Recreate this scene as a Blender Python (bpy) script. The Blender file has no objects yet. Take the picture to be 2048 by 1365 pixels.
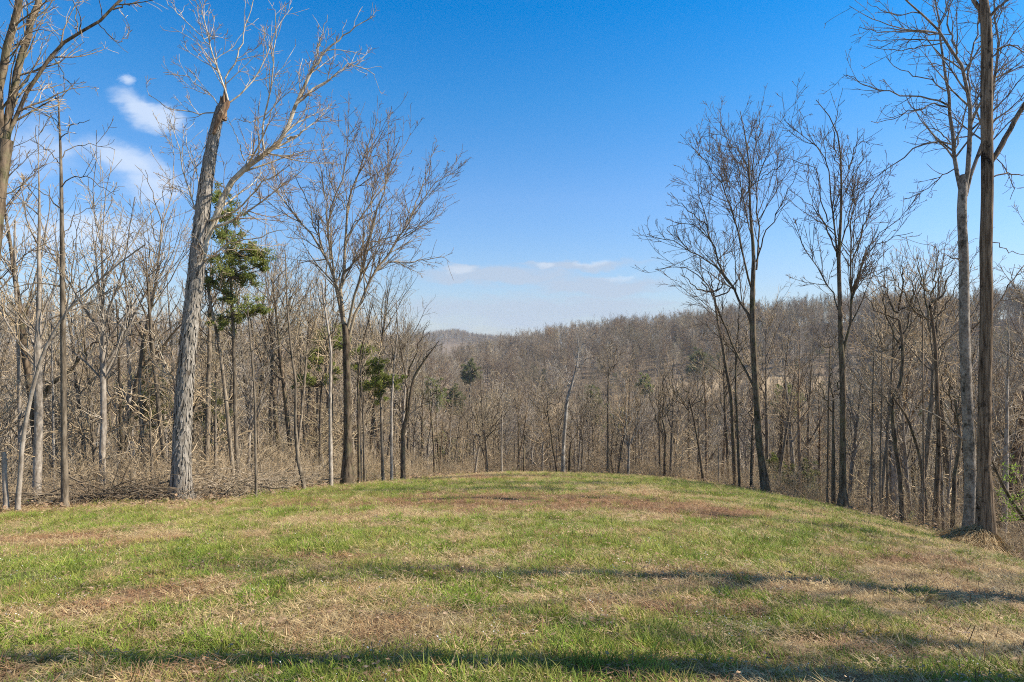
import bpy, math, random
import numpy as np
C = bpy.context
SC = C.scene
rng = np.random.default_rng(7)
PI = math.pi
F = 1250.0            # focal length in photo pixels (2048 wide)
CX, CY = 1024.0, 682.5
EYE = 1.6

# ------------------------------------------------------------------ camera
cam = bpy.data.cameras.new("camera")
cam.sensor_width = 36.0
cam.lens = 36.0 * F / 2048.0
cam.clip_start = 0.1
cam.clip_end = 6000
camo = bpy.data.objects.new("camera", cam)
camo.location = (0, 0, EYE)
camo.rotation_euler = (PI / 2, 0, 0)
SC.collection.objects.link(camo)
SC.camera = camo

# ------------------------------------------------------------------ sun, exposure
SUN_AZ = math.radians(90)     # to the right of the view direction (+y)
SUN_EL = math.radians(41)
sd = bpy.data.lights.new("sun", 'SUN')
sd.energy = 5.0
sd.angle = math.radians(0.55)
sd.color = (1.0, 0.91, 0.77)
so = bpy.data.objects.new("sun", sd)
so.rotation_euler = (PI / 2 - SUN_EL, 0, -SUN_AZ + PI)
so.location = (60, 20, 60)
SC.collection.objects.link(so)
SC.view_settings.view_transform = 'Standard'
SC.view_settings.look = 'None'
SC.view_settings.gamma = 1
SC.view_settings.exposure = 0.75
SC.view_settings.use_curve_mapping = False
SC.cycles.max_bounces = 5
SC.cycles.diffuse_bounces = 3
SC.cycles.transparent_max_bounces = 8
SC.cycles.volume_bounces = 0
SC.cycles.use_denoising = False
SC.cycles.pixel_filter_type = 'BLACKMAN_HARRIS'
SC.cycles.filter_width = 1.05


# ------------------------------------------------------------------ node helpers
class NT:
    def __init__(self, tree):
        self.t = tree
        self.n = tree.nodes
        self.l = tree.links

    def new(self, kind, **kw):
        nd = self.n.new(kind)
        for k, v in kw.items():
            setattr(nd, k, v)
        return nd

    def link(self, a, b):
        self.l.new(a, b)

    def val(self, sock, v):
        if isinstance(v, bpy.types.NodeSocket):
            self.l.new(v, sock)
        else:
            sock.default_value = v

    def math(self, op, a, b=None, c=None, clamp=False):
        nd = self.new('ShaderNodeMath', operation=op)
        nd.use_clamp = clamp
        self.val(nd.inputs[0], a)
        if b is not None: self.val(nd.inputs[1], b)
        if c is not None: self.val(nd.inputs[2], c)
        return nd.outputs[0]

    def mix(self, f, a, b, blend='MIX'):
        nd = self.new('ShaderNodeMix', data_type='RGBA', blend_type=blend)
        self.val(nd.inputs[0], f)
        self.val(nd.inputs[6], a if isinstance(a, bpy.types.NodeSocket) else (*a, 1))
        self.val(nd.inputs[7], b if isinstance(b, bpy.types.NodeSocket) else (*b, 1))
        return nd.outputs[2]

    def remap(self, v, a, b, c=0.0, d=1.0, smooth=True):
        nd = self.new('ShaderNodeMapRange')
        if smooth: nd.interpolation_type = 'SMOOTHSTEP'
        self.val(nd.inputs[0], v)
        for i, x in enumerate((a, b, c, d)):
            nd.inputs[i + 1].default_value = x
        return nd.outputs[0]

    def noise(self, vec, scale, detail=3, rough=0.55, dist=0.0, fac=True):
        nd = self.new('ShaderNodeTexNoise')
        self.val(nd.inputs['Vector'], vec)
        nd.inputs['Scale'].default_value = scale
        nd.inputs['Detail'].default_value = detail
        nd.inputs['Roughness'].default_value = rough
        nd.inputs['Distortion'].default_value = dist
        return nd.outputs['Fac'] if fac else nd.outputs['Color']

    def mapping(self, vec, loc=(0, 0, 0), rot=(0, 0, 0), scale=(1, 1, 1)):
        nd = self.new('ShaderNodeMapping')
        self.val(nd.inputs['Vector'], vec)
        nd.inputs['Location'].default_value = loc
        nd.inputs['Rotation'].default_value = rot
        nd.inputs['Scale'].default_value = scale
        return nd.outputs[0]


# ------------------------------------------------------------------ world: sky and clouds
w = bpy.data.worlds.new("World")
SC.world = w
w.use_nodes = True
w.node_tree.nodes.clear()
N = NT(w.node_tree)
sky = N.new('ShaderNodeTexSky', sky_type='NISHITA')
sky.sun_disc = False
sky.sun_elevation = SUN_EL
sky.sun_rotation = SUN_AZ
sky.altitude = 300
sky.air_density = 1.0
sky.dust_density = 0.6
sky.ozone_density = 2.0
hs = N.new('ShaderNodeHueSaturation')
hs.inputs['Hue'].default_value = 0.497
hs.inputs['Saturation'].default_value = 1.15
hs.inputs['Value'].default_value = 1.0
N.link(sky.outputs[0], hs.inputs['Color'])
tc = N.new('ShaderNodeTexCoord')
sp = N.new('ShaderNodeSeparateXYZ')
N.link(tc.outputs['Generated'], sp.inputs[0])
rmp = N.new('ShaderNodeValToRGB')      # deep blue mid-sky; unseen zenith tinted warm and dimmed to cut blue fill
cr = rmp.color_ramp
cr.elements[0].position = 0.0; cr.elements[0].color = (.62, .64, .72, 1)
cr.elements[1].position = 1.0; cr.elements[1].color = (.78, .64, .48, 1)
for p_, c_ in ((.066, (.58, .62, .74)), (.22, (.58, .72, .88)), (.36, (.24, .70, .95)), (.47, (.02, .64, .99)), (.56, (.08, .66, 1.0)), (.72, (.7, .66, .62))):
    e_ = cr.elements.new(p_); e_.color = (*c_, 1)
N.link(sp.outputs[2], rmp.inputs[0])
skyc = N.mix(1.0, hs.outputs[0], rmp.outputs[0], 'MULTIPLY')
yy = N.math('MAXIMUM', sp.outputs[1], 0.05)
u = N.math('DIVIDE', sp.outputs[0], yy)
v = N.math('DIVIDE', sp.outputs[2], yy)
cb = N.new('ShaderNodeCombineXYZ')
N.link(u, cb.inputs[0]); N.link(v, cb.inputs[1])
uv0 = cb.outputs[0]
wn = N.noise(N.mapping(uv0, scale=(1, 2.0, 1)), 11.0, 5, 0.6, fac=False)
vs = N.new('ShaderNodeVectorMath', operation='SUBTRACT'); N.link(wn, vs.inputs[0]); vs.inputs[1].default_value = (.5, .5, .5)
vm = N.new('ShaderNodeVectorMath', operation='MULTIPLY'); N.link(vs.outputs[0], vm.inputs[0]); vm.inputs[1].default_value = (.075, .05, 0)
va = N.new('ShaderNodeVectorMath', operation='ADD'); N.link(uv0, va.inputs[0]); N.link(vm.outputs[0], va.inputs[1])
uv = va.outputs[0]


def bump2(cu, cv, su, sv, rot=0.0):
    m = N.new('ShaderNodeMapping', vector_type='TEXTURE')
    N.link(uv, m.inputs['Vector'])
    m.inputs['Location'].default_value = (cu, cv, 0)
    m.inputs['Rotation'].default_value = (0, 0, rot)
    m.inputs['Scale'].default_value = (su, sv, 1)
    ln = N.new('ShaderNodeVectorMath', operation='LENGTH')
    N.link(m.outputs[0], ln.inputs[0])
    return N.remap(ln.outputs['Value'], 1.0, 0.0)


def pxv(px, py):
    return ((px - CX) / F, (CY - py) / F)


def addall(lst):
    a = lst[0]
    for b in lst[1:]:
        a = N.math('MAXIMUM', a, b)
    return a


cloudA = addall([bump2(*pxv(285, 218), .10, .042, -0.45),
                 N.math('MULTIPLY', bump2(*pxv(250, 165), .028, .016, 0), .9),
                 N.math('MULTIPLY', bump2(*pxv(250, 320), .16, .045, -0.35), .8),
                 N.math('MULTIPLY', bump2(*pxv(300, 375), .10, .05, -0.2), .85),
                 N.math('MULTIPLY', bump2(*pxv(150, 470), .30, .06, -0.05), .8),
                 N.math('MULTIPLY', bump2(*pxv(60, 300), .16, .10, 0.1), .55)])
nA = N.noise(N.mapping(uv, scale=(1.0, 1.9, 1), rot=(0, 0, 0.3)), 9.0, 6, 0.5, 0.25)
dA = N.remap(N.math('ADD', N.math('MULTIPLY', cloudA, .75), N.math('MULTIPLY', nA, 1.15)), .62, 1.25)
cloudB = addall([bump2(*pxv(1000, 552), .20, .026, 0.0), bump2(*pxv(1190, 572), .18, .030, -0.03),
                 N.math('MULTIPLY', bump2(*pxv(1170, 527), .17, .014, 0.0), .8),
                 N.math('MULTIPLY', bump2(*pxv(930, 535), .05, .013, 0.0), 1.0),
                 N.math('MULTIPLY', bump2(*pxv(1100, 625), .42, .05, 0.0), .75)])
nB = N.noise(N.mapping(uv, scale=(1.0, 5.5, 1)), 9.0, 6, 0.55, 0.15)
dB = N.remap(N.math('ADD', N.math('MULTIPLY', cloudB, .70), N.math('MULTIPLY', nB, 1.0)), .50, 1.0)
dB = N.math('MULTIPLY', dB, N.remap(cloudB, .02, .35))
dA = N.math('MULTIPLY', dA, N.remap(cloudA, .02, .4))
# small bright heads on the low band
nC = N.noise(N.mapping(uv, loc=(3, 1, 0), scale=(1.0, 2.4, 1)), 26.0, 4, 0.5)
heads = addall([bump2(*pxv(925, 537), .05, .016), bump2(*pxv(1090, 527), .022, .010), bump2(*pxv(1190, 522), .06, .010),
                N.math('MULTIPLY', bump2(*pxv(1235, 553), .05, .010), .9)])
dC = N.remap(N.math('ADD', heads, N.math('MULTIPLY', nC, 1.4)), .95, 1.75)
# thin low whitening near the horizon
lowv = N.remap(v, .20, 0.0)
CLD = (3.7, 4.2, 5.0)
CLG = (2.5, 2.95, 3.65)
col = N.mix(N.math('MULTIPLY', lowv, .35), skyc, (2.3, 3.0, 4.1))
col = N.mix(N.math('MULTIPLY', dA, .75), col, CLD)
col = N.mix(N.math('MULTIPLY', dB, .8), col, CLG)
col = N.mix(N.math('MULTIPLY', dC, .28), col, (4.6, 4.8, 5.1))
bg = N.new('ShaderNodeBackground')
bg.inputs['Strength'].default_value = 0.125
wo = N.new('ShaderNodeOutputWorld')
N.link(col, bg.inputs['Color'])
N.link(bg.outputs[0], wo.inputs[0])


# ------------------------------------------------------------------ object helpers
def link(o, parent=None):
    SC.collection.objects.link(o)
    if parent is not None:
        o.parent = parent
    return o


def tag(o, label=None, cat=None, group=None, kind=None):
    if label: o['label'] = label
    if cat: o['category'] = cat
    if group: o['group'] = group
    if kind: o['kind'] = kind
    return o


def mesh_np(name, V, faces_list, mats, smooth=True):
    """faces_list: list of (int array (n,k), material index)"""
    me = bpy.data.meshes.new(name)
    V = np.asarray(V, np.float32)
    loops, starts, tot, mi = [], [], [], []
    off = 0
    for Fa, m in faces_list:
        Fa = np.asarray(Fa, np.int32)
        if len(Fa) == 0: continue
        n, k = Fa.shape
        loops.append(Fa.ravel())
        starts.append(off + np.arange(n, dtype=np.int32) * k)
        tot.append(np.full(n, k, np.int32))
        mi.append(np.full(n, m, np.int32))
        off += n * k
    me.vertices.add(len(V))
    me.vertices.foreach_set('co', V.ravel())
    if loops:
        L = np.concatenate(loops); S = np.concatenate(starts); T = np.concatenate(tot); MI = np.concatenate(mi)
        me.loops.add(len(L)); me.loops.foreach_set('vertex_index', L)
        me.polygons.add(len(S)); me.polygons.foreach_set('loop_start', S)
        try: me.polygons.foreach_set('loop_total', T)
        except Exception: pass
        me.polygons.foreach_set('material_index', MI)
        me.polygons.foreach_set('use_smooth', np.full(len(S), smooth, bool))
    me.update(calc_edges=True)
    for m in mats: me.materials.append(m)
    return me


def attr(me, name, arr, typ='FLOAT', dom='POINT'):
    a = me.attributes.new(name, typ, dom)
    key = {'FLOAT': 'value', 'INT': 'value', 'FLOAT_VECTOR': 'vector'}[typ]
    a.data.foreach_set(key, np.ascontiguousarray(arr).ravel())


class Geo:
    """collects vertices and faces"""
    def __init__(s):
        s.V = []; s.Fs = []; s.n = 0

    def add(s, V, Fa, m=0):
        if len(V) == 0: return
        s.V.append(V); s.Fs.append((np.asarray(Fa) + s.n, m)); s.n += len(V)

    def tubes(s, P, R, sides, m=0, rag=0.0):
        P = np.asarray(P, float); R = np.asarray(R, float)
        if len(P) == 0: return
        n, K, _ = P.shape
        T = np.gradient(P, axis=1)
        T /= np.linalg.norm(T, axis=2, keepdims=True) + 1e-9
        D = P[:, -1] - P[:, 0]
        D /= np.linalg.norm(D, axis=1, keepdims=True) + 1e-9
        ref = np.where(np.abs(D[:, 2:3]) > .8, np.array([[1., 0, 0]]), np.array([[0, 0, 1.]]))
        ref = np.repeat(ref[:, None, :], K, 1)
        A = np.cross(T, ref); A /= np.linalg.norm(A, axis=2, keepdims=True) + 1e-9
        B = np.cross(T, A)
        th = np.arange(sides) / sides * 2 * PI
        RR = R[:, :, None] * np.ones((1, 1, sides))
        if rag:
            ph = rng.normal(0, rag, (n, 1, sides)) + rng.normal(0, rag * .5, (n, K, sides))
            RR = RR * (1 + ph)
        V = P[:, :, None, :] + RR[..., None] * (np.cos(th)[None, None, :, None] * A[:, :, None, :] + np.sin(th)[None, None, :, None] * B[:, :, None, :])
        V = V.reshape(-1, 3)
        b = (np.arange(n) * K * sides)[:, None, None]
        k = (np.arange(K - 1) * sides)[None, :, None]
        j = np.arange(sides)[None, None, :]
        j2 = (j + 1) % sides
        Fq = np.stack([b + k + j, b + k + j2, b + k + sides + j2, b + k + sides + j], -1).reshape(-1, 4)
        s.add(V, Fq, m)

    def mesh(s, name, mats, smooth=True):
        V = np.concatenate(s.V) if s.V else np.zeros((0, 3))
        return mesh_np(name, V, s.Fs, mats, smooth)


def resample(pts, K):
    pts = np.asarray(pts, float)
    # catmull-like smoothing through points, then equal arc length
    d = np.r_[0, np.cumsum(np.linalg.norm(np.diff(pts, axis=0), axis=1))]
    t = np.linspace(0, d[-1], K)
    out = np.stack([np.interp(t, d, pts[:, i]) for i in range(pts.shape[1])], 1)
    if len(pts) > 2:
        for _ in range(1):
            out[1:-1] = out[1:-1] * .5 + (out[:-2] + out[2:]) * .25
    return out


def unit(v):
    return v / (np.linalg.norm(v, axis=-1, keepdims=True) + 1e-9)


def spawn(P, R, dens, t0, t1, ang, asd, ratio, K, wander, up, rr, rtip, minlen=.15, maxlen=9., g=None, tpow=.55, horiz=0.0):
    g = g or rng
    n, K0, _ = P.shape
    L = np.linalg.norm(np.diff(P, axis=1), axis=2).sum(1)
    cnt = g.poisson(L * dens * (t1 - t0))
    M = cnt.sum()
    if M == 0:
        return np.zeros((0, K, 3)), np.zeros((0, K))
    idx = np.repeat(np.arange(n), cnt)
    t = g.uniform(t0, t1, M)
    f = t * (K0 - 1)
    i0 = np.minimum(f.astype(int), K0 - 2)
    fr = (f - i0)[:, None]
    pos = P[idx, i0] * (1 - fr) + P[idx, i0 + 1] * fr
    T = unit(P[idx, i0 + 1] - P[idx, i0])
    r = R[idx, i0] * (1 - fr[:, 0]) + R[idx, i0 + 1] * fr[:, 0]
    q = unit(np.cross(T, unit(g.normal(size=(M, 3)))))
    a = np.radians(g.normal(ang, asd, M))[:, None]
    D = unit(np.cos(a) * T + np.sin(a) * q)
    if horiz:
        D[:, 2] *= (1 - horiz); D = unit(D)
    ln = np.clip(L[idx] * ratio * (1 - tpow * t) * g.uniform(.55, 1.25, M), minlen, maxlen)
    r0 = np.minimum(r * rr, .004 + ln * .0115)
    r0 = np.maximum(r0, rtip)
    out = np.zeros((M, K, 3)); out[:, 0] = pos
    st = (ln / (K - 1))[:, None]
    for k in range(1, K):
        D = unit(D + g.normal(0, wander, (M, 3)) + np.array([0, 0, up]))
        out[:, k] = out[:, k - 1] + D * st
    rad = r0[:, None] + (rtip - r0)[:, None] * np.linspace(0, 1, K)[None] ** .8
    return out, rad


# ------------------------------------------------------------------ terrain
def hash2(ix, iy, seed):
    h = (ix.astype(np.int64) * 374761393 + iy.astype(np.int64) * 668265263 + seed * 1442695041) & 0xffffffff
    h = ((h ^ (h >> 13)) * 1274126177) & 0xffffffff
    h = h ^ (h >> 16)
    return (h & 0xffff) / 65535.0


def vnoise(x, y, seed=0):
    x = np.asarray(x, float); y = np.asarray(y, float)
    ix = np.floor(x); iy = np.floor(y)
    fx = x - ix; fy = y - iy
    fx = fx * fx * (3 - 2 * fx); fy = fy * fy * (3 - 2 * fy)
    a = hash2(ix, iy, seed); b = hash2(ix + 1, iy, seed); c = hash2(ix, iy + 1, seed); d = hash2(ix + 1, iy + 1, seed)
    return (a * (1 - fx) + b * fx) * (1 - fy) + (c * (1 - fx) + d * fx) * fy


def fbm(x, y, seed=0, oct=4):
    s = 0; a = 1; tot = 0
    for o in range(oct):
        s = s + a * vnoise(x * 2 ** o + 17.3 * o, y * 2 ** o + 5.1 * o, seed + o)
        tot += a; a *= .55
    return s / tot


FIELD = np.array([(-34, -30), (-30, -8), (-27, 8), (-21, 15), (-14.9, 18.2), (-10.2, 19.6), (-9.8, 23), (-9.0, 26), (-8.2, 30.5), (-6.9, 38),
                  (-4.6, 46), (-1, 51.5), (4.6, 54), (9.2, 51), (12.7, 42), (13.6, 33.5), (15.3, 28.5), (15.4, 23), (15.0, 17.5),
                  (18.0, 11), (22, 4), (24, -8), (24, -30)], float)


def edge_dist(x, y):
    """positive outside the field"""
    x = np.asarray(x, float); y = np.asarray(y, float)
    best = np.full(x.shape, 1e9)
    inside = np.zeros(x.shape, bool)
    n = len(FIELD)
    for i in range(n):
        ax, ay = FIELD[i]; bx, by = FIELD[(i + 1) % n]
        dx, dy = bx - ax, by - ay
        t = np.clip(((x - ax) * dx + (y - ay) * dy) / (dx * dx + dy * dy), 0, 1)
        d = np.hypot(x - ax - t * dx, y - ay - t * dy)
        best = np.minimum(best, d)
        cond = ((ay > y) != (by > y)) & (x < (bx - ax) * (y - ay) / ((by - ay) if by != ay else 1e-9) + ax)
        inside ^= cond
    return np.where(inside, -best, best)


RPX = [-4000, 0, 700, 840, 900, 980, 1100, 1300, 1500, 1700, 2048, 6000]
RR_ = [210, 225, 240, 260, 330, 420, 440, 430, 430, 430, 430, 430]
HH_ = [-3, -4.5, -7.5, -11, -20, -12, -3.5, 4, 10, 12.5, 15, 16]


def hill(x, y):
    r = np.hypot(x, y)
    px = np.where(y > 1, CX + F * x / np.maximum(y, 1), np.where(x > 0, 6000, -4000))
    px = np.clip(px, -4000, 6000)
    R = np.interp(px, RPX, RR_); H = np.interp(px, RPX, HH_)
    H = H + (fbm(x * .012, y * .012, 5, 3) - .5) * 9
    V = -41.0
    s = np.clip((r - 105) / (R - 105), 0, 1)
    s = s * s * (3 - 2 * s)
    z = V + (H - V) * s
    b = np.clip((r - R) / 160, 0, 1); b = b * b * (3 - 2 * b)
    z = z - b * 26
    H2 = -5.0 + 5 * (vnoise(px / 60., 0 * px, 11) - .5) + 11 * np.exp(-((px - 905) / 75.) ** 2)
    c = np.clip((r - R - 250) / (1250 - R - 250), 0, 1); c = c * c * (3 - 2 * c)
    z = z * (1 - c) + H2 * c
    return z


def ground(x, y):
    x = np.asarray(x, float); y = np.asarray(y, float)
    d = edge_dist(x, y)
    yc = np.clip(y, 0, 95)
    z = -.15 * yc - .0006 * yc ** 2
    uu = np.clip(x - (np.clip(y, -20, 60) * .13 - 3), -24, 24)
    z = z - np.where(uu > 0, .00134 * np.abs(uu) ** 2.6 * (1 + .22 * np.clip((22 - y) / 5, 0, 1)), .0011 * uu ** 2 + .24 * np.clip(-uu / 8.5, 0, 1) ** 2)
    dd = np.maximum(d, 0)
    z = z - .34 * dd * dd / (dd + 3.0)
    zh = hill(x, y)
    k = 5.0
    far = dd > 25
    hh = np.clip(.5 + .5 * (zh - z) / k, 0, 1)
    zm = z * (1 - hh) + zh * hh + k * hh * (1 - hh)
    w_ = np.clip((dd - 15) / 25, 0, 1)
    z = z * (1 - w_) + np.where(w_ > 0, zm, 0) * w_
    r = np.hypot(x, y)
    rough = np.clip(r / 12, .35, 1)
    z = z + (fbm(x * .9, y * .9, 3, 3) - .5) * .13 * rough + (fbm(x * 3.1, y * 3.1, 13, 2) - .5) * .05 * np.clip(1.6 - r / 40, 0, 1) + (fbm(x * .16, y * .16, 9, 2) - .5) * .28 * np.clip(r / 15, 0, 1)
    return z


def gz(x, y):
    return float(ground(np.array([x]), np.array([y]))[0])


def cast(px, py, y0=2.5, y1=1500):
    """ground point seen at a picture position; None if sky"""
    Y = np.exp(np.linspace(math.log(y0), math.log(y1), 1400))
    X = (px - CX) / F * Y
    Z = EYE - (py - CY) / F * Y
    G = ground(X, Y)
    k = np.nonzero(G >= Z)[0]
    if len(k) == 0: return None
    return X[k[0]], Y[k[0]]


def standY(px, py, back=1.2):
    """distance of a tree whose foot shows at a picture position, kept on the field's rim"""
    Y = np.exp(np.linspace(math.log(3), math.log(90), 900)); X = (px - CX) / F * Y
    k = np.nonzero(edge_dist(X, Y) > 0)[0]
    ye = Y[k[0]] if len(k) else 50.
    c_ = cast(px, py)
    yc = c_[1] if c_ is not None else 999
    if yc > ye + back: return ye + back * .6
    return max(yc, ye - 2.5)


def P3(px, py, Y):
    return np.array([(px - CX) / F * Y, Y, EYE - (py - CY) / F * Y])


# ------------------------------------------------------------------ materials
def bark_mat(name, dark, light, spot=None, spot_amt=0.0, zs=.25, sc=9.0, bump=.5, patch=0.0, patch_col=(.45, .43, .38)):
    m = bpy.data.materials.new(name); m.use_nodes = True
    T = NT(m.node_tree); b = m.node_tree.nodes['Principled BSDF']
    geo = T.new('ShaderNodeTexCoord')
    vec = T.mapping(geo.outputs['Object'], scale=(1, 1, zs))
    n1 = T.noise(vec, sc, 5, .65)
    n2 = T.noise(T.mapping(geo.outputs['Object'], scale=(1, 1, .6)), 1.3, 3, .6)
    oi = T.new('ShaderNodeObjectInfo')
    c = T.mix(T.remap(n1, .35, .68), dark, light)
    c = T.mix(T.math('MULTIPLY', T.remap(n2, .35, .7), .35), c, tuple(x * .55 for x in dark))
    if spot_amt > 0:
        n3 = T.noise(T.mapping(geo.outputs['Object'], scale=(1, 1, .55)), 2.6, 5, .7, .3)
        c = T.mix(T.remap(n3, .62 - .12 * spot_amt, .66), c, spot)
    if patch > 0:
        n4 = T.noise(T.mapping(geo.outputs['Object'], loc=(5, 2, 1), scale=(1, 1, .7)), 3.2, 5, .7)
        c = T.mix(T.math('MULTIPLY', T.remap(n4, .5, .62), patch), c, patch_col)
    hsv = T.new('ShaderNodeHueSaturation')
    T.link(c, hsv.inputs['Color'])
    T.link(T.math('MULTIPLY_ADD', oi.outputs['Random'], .5, .75), hsv.inputs['Value'])
    hsv.inputs['Saturation'].default_value = 1.0
    T.link(hsv.outputs[0], b.inputs['Base Color'])
    b.inputs['Roughness'].default_value = .92
    b.inputs['Specular IOR Level'].default_value = .15
    if bump:
        bp = T.new('ShaderNodeBump'); bp.inputs['Strength'].default_value = bump; bp.inputs['Distance'].default_value = .03
        T.link(n1, bp.inputs['Height']); T.link(bp.outputs[0], b.inputs['Normal'])
    return m


def twig_mat(name, a, b_, var=.35, sc=1.2):
    m = bpy.data.materials.new(name); m.use_nodes = True
    T = NT(m.node_tree); b = m.node_tree.nodes['Principled BSDF']
    geo = T.new('ShaderNodeNewGeometry')
    n = T.noise(geo.outputs['Position'], sc, 2, .6)
    oi = T.new('ShaderNodeObjectInfo')
    c = T.mix(T.remap(n, .35, .65), a, b_)
    stand = T.noise(geo.outputs['Position'], .028, 3, .6)      # stands of different kinds of tree
    stand2 = T.noise(T.mapping(geo.outputs['Position'], loc=(40, 9, 3)), .05, 2, .6)
    c = T.mix(T.math('MULTIPLY', T.remap(stand, .5, .64), .45), c, (.16, .12, .095))
    c = T.mix(T.math('MULTIPLY', T.remap(stand2, .54, .66), .45), c, (.36, .31, .17))
    hsv = T.new('ShaderNodeHueSaturation')
    T.link(c, hsv.inputs['Color'])
    T.link(T.math('MULTIPLY_ADD', oi.outputs['Random'], var * 2, 1 - var), hsv.inputs['Value'])
    T.link(hsv.outputs[0], b.inputs['Base Color'])
    b.inputs['Roughness'].default_value = .85
    b.inputs['Specular IOR Level'].default_value = .2
    return m


def leaf_mat(name, cols, sc=6.0, trans=.3, rough=.6, low=.35, pos=.5):
    m = bpy.data.materials.new(name); m.use_nodes = True
    T = NT(m.node_tree); b = m.node_tree.nodes['Principled BSDF']
    geo = T.new('ShaderNodeNewGeometry')
    n = T.noise(geo.outputs['Position'], sc, 3, .7)
    n2 = T.noise(geo.outputs['Position'], low, 3, .6)
    oi = T.new('ShaderNodeObjectInfo')
    c = T.mix(T.remap(n, .35, .65), cols[0], cols[1])
    if len(cols) > 2:
        c = T.mix(T.math('MULTIPLY', T.remap(n2, .42, .62), pos), c, cols[2])
    ipr = T.math('MULTIPLY_ADD', geo.outputs['Random Per Island'], .6, .7)
    hsv = T.new('ShaderNodeHueSaturation')
    T.link(c, hsv.inputs['Color']); T.link(ipr, hsv.inputs['Value'])
    T.link(hsv.outputs[0], b.inputs['Base Color'])
    b.inputs['Roughness'].default_value = rough
    b.inputs['Specular IOR Level'].default_value = .25
    tr = T.new('ShaderNodeBsdfTranslucent')
    T.link(hsv.outputs[0], tr.inputs['Color'])
    mx = T.new('ShaderNodeMixShader'); mx.inputs[0].default_value = trans
    out = [x for x in m.node_tree.nodes if x.type == 'OUTPUT_MATERIAL'][0]
    T.link(b.outputs[0], mx.inputs[1]); T.link(tr.outputs[0], mx.inputs[2]); T.link(mx.outputs[0], out.inputs[0])
    return m


M = {}
M['hick'] = bark_mat('shagbark', (.10, .08, .06), (.42, .37, .31), zs=.18, sc=7, bump=.9)
M['hick_plate'] = bark_mat('shagbark_plate', (.24, .21, .17), (.47, .42, .36), zs=.3, sc=12, bump=.4)
M['wood_raw'] = bark_mat('split_wood', (.12, .07, .045), (.42, .28, .17), zs=.12, sc=14, bump=.6)
M['gray'] = bark_mat('gray_bark', (.14, .115, .09), (.34, .29, .235), spot=(.03, .028, .02), spot_amt=.95, zs=.8, sc=11, bump=.4, patch=.5, patch_col=(.40, .35, .29))
M['brown'] = bark_mat('brown_bark', (.12, .08, .05), (.46, .34, .23), spot=(.03, .022, .015), spot_amt=.7, zs=.07, sc=20, bump=1.5)
M['dark'] = bark_mat('dark_bark', (.05, .037, .025), (.25, .185, .125), spot=(.045, .045, .018), spot_amt=.6, patch=.35, patch_col=(.20, .19, .10), zs=.25, sc=9, bump=.7)
M['medium'] = bark_mat('medium_bark', (.10, .078, .055), (.34, .275, .20), spot=(.05, .045, .03), spot_amt=.4, zs=.25, sc=9, bump=.6)
M['pale'] = bark_mat('pale_bark', (.20, .165, .13), (.46, .40, .33), spot=(.13, .11, .08), spot_amt=.5, zs=.4, sc=8, bump=.5)
M['white'] = bark_mat('white_bark', (.20, .17, .14), (.52, .48, .42), spot=(.10, .08, .06), spot_amt=.9, zs=.5, sc=5, bump=.3)
M['limb'] = bark_mat('limb_bark', (.28, .23, .16), (.66, .57, .44), zs=.5, sc=7, bump=.4)
M['twig_dark'] = twig_mat('twig_dark', (.13, .095, .068), (.24, .175, .125), .2)
M['twig_gray'] = twig_mat('twig_gray', (.26, .20, .13), (.50, .40, .27), .25)
M['twig_red'] = twig_mat('twig_red', (.22, .15, .095), (.44, .33, .22), .2)
M['twig_tan'] = twig_mat('twig_tan', (.34, .25, .145), (.63, .49, .32), .3)
M['twig_pale'] = twig_mat('twig_pale', (.34, .285, .215), (.60, .52, .42), .2)
M['cedar'] = leaf_mat('cedar_foliage', ((.13, .175, .035), (.30, .34, .08), (.32, .30, .09)), 2.0, .45, low=1.2)
M['cedar_dull'] = leaf_mat('cedar_dull', ((.10, .115, .04), (.21, .22, .08), (.24, .21, .09)), 2.0, .4, low=1.2)
M['spring'] = leaf_mat('spring_leaf', ((.17, .27, .035), (.34, .46, .07)), 3.0, .45)
M['bud'] = leaf_mat('bud_leaf', ((.24, .25, .07), (.34, .34, .12)), 1.0, .4)
M['grass'] = leaf_mat('grass_blade', ((.15, .19, .03), (.34, .37, .06), (.46, .40, .12)), 9.0, .35, low=.8, pos=.7)
M['grass_bright'] = leaf_mat('grass_bright', ((.17, .26, .035), (.32, .42, .06), (.38, .40, .09)), 9.0, .4, low=.9)
M['straw'] = leaf_mat('straw', ((.32, .22, .10), (.70, .55, .30), (.42, .28, .14)), 11.0, .25, low=1.4, pos=.6)
M['russet'] = leaf_mat('russet_straw', ((.20, .11, .055), (.42, .24, .12)), 8.0, .15)
M['golden'] = leaf_mat('golden_straw', ((.42, .28, .13), (.84, .66, .38)), 11.0, .2)
M['deadleaf'] = leaf_mat('dead_leaf', ((.20, .12, .065), (.44, .31, .20)), 14.0, .15, rough=.7)
M['petal'] = leaf_mat('petal', ((.62, .62, .66), (.8, .8, .82)), 3.0, .2)


# ------------------------------------------------------------------ the ground, one sheet
def bumps(x, y, lst):
    s = 0
    for (px, py, sx, sy, a) in lst:
        c = cast(px, py)
        if c is None: continue
        s = s + a * np.exp(-((x - c[0]) / sx) ** 2 - ((y - c[1]) / sy) ** 2)
    return s


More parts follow.
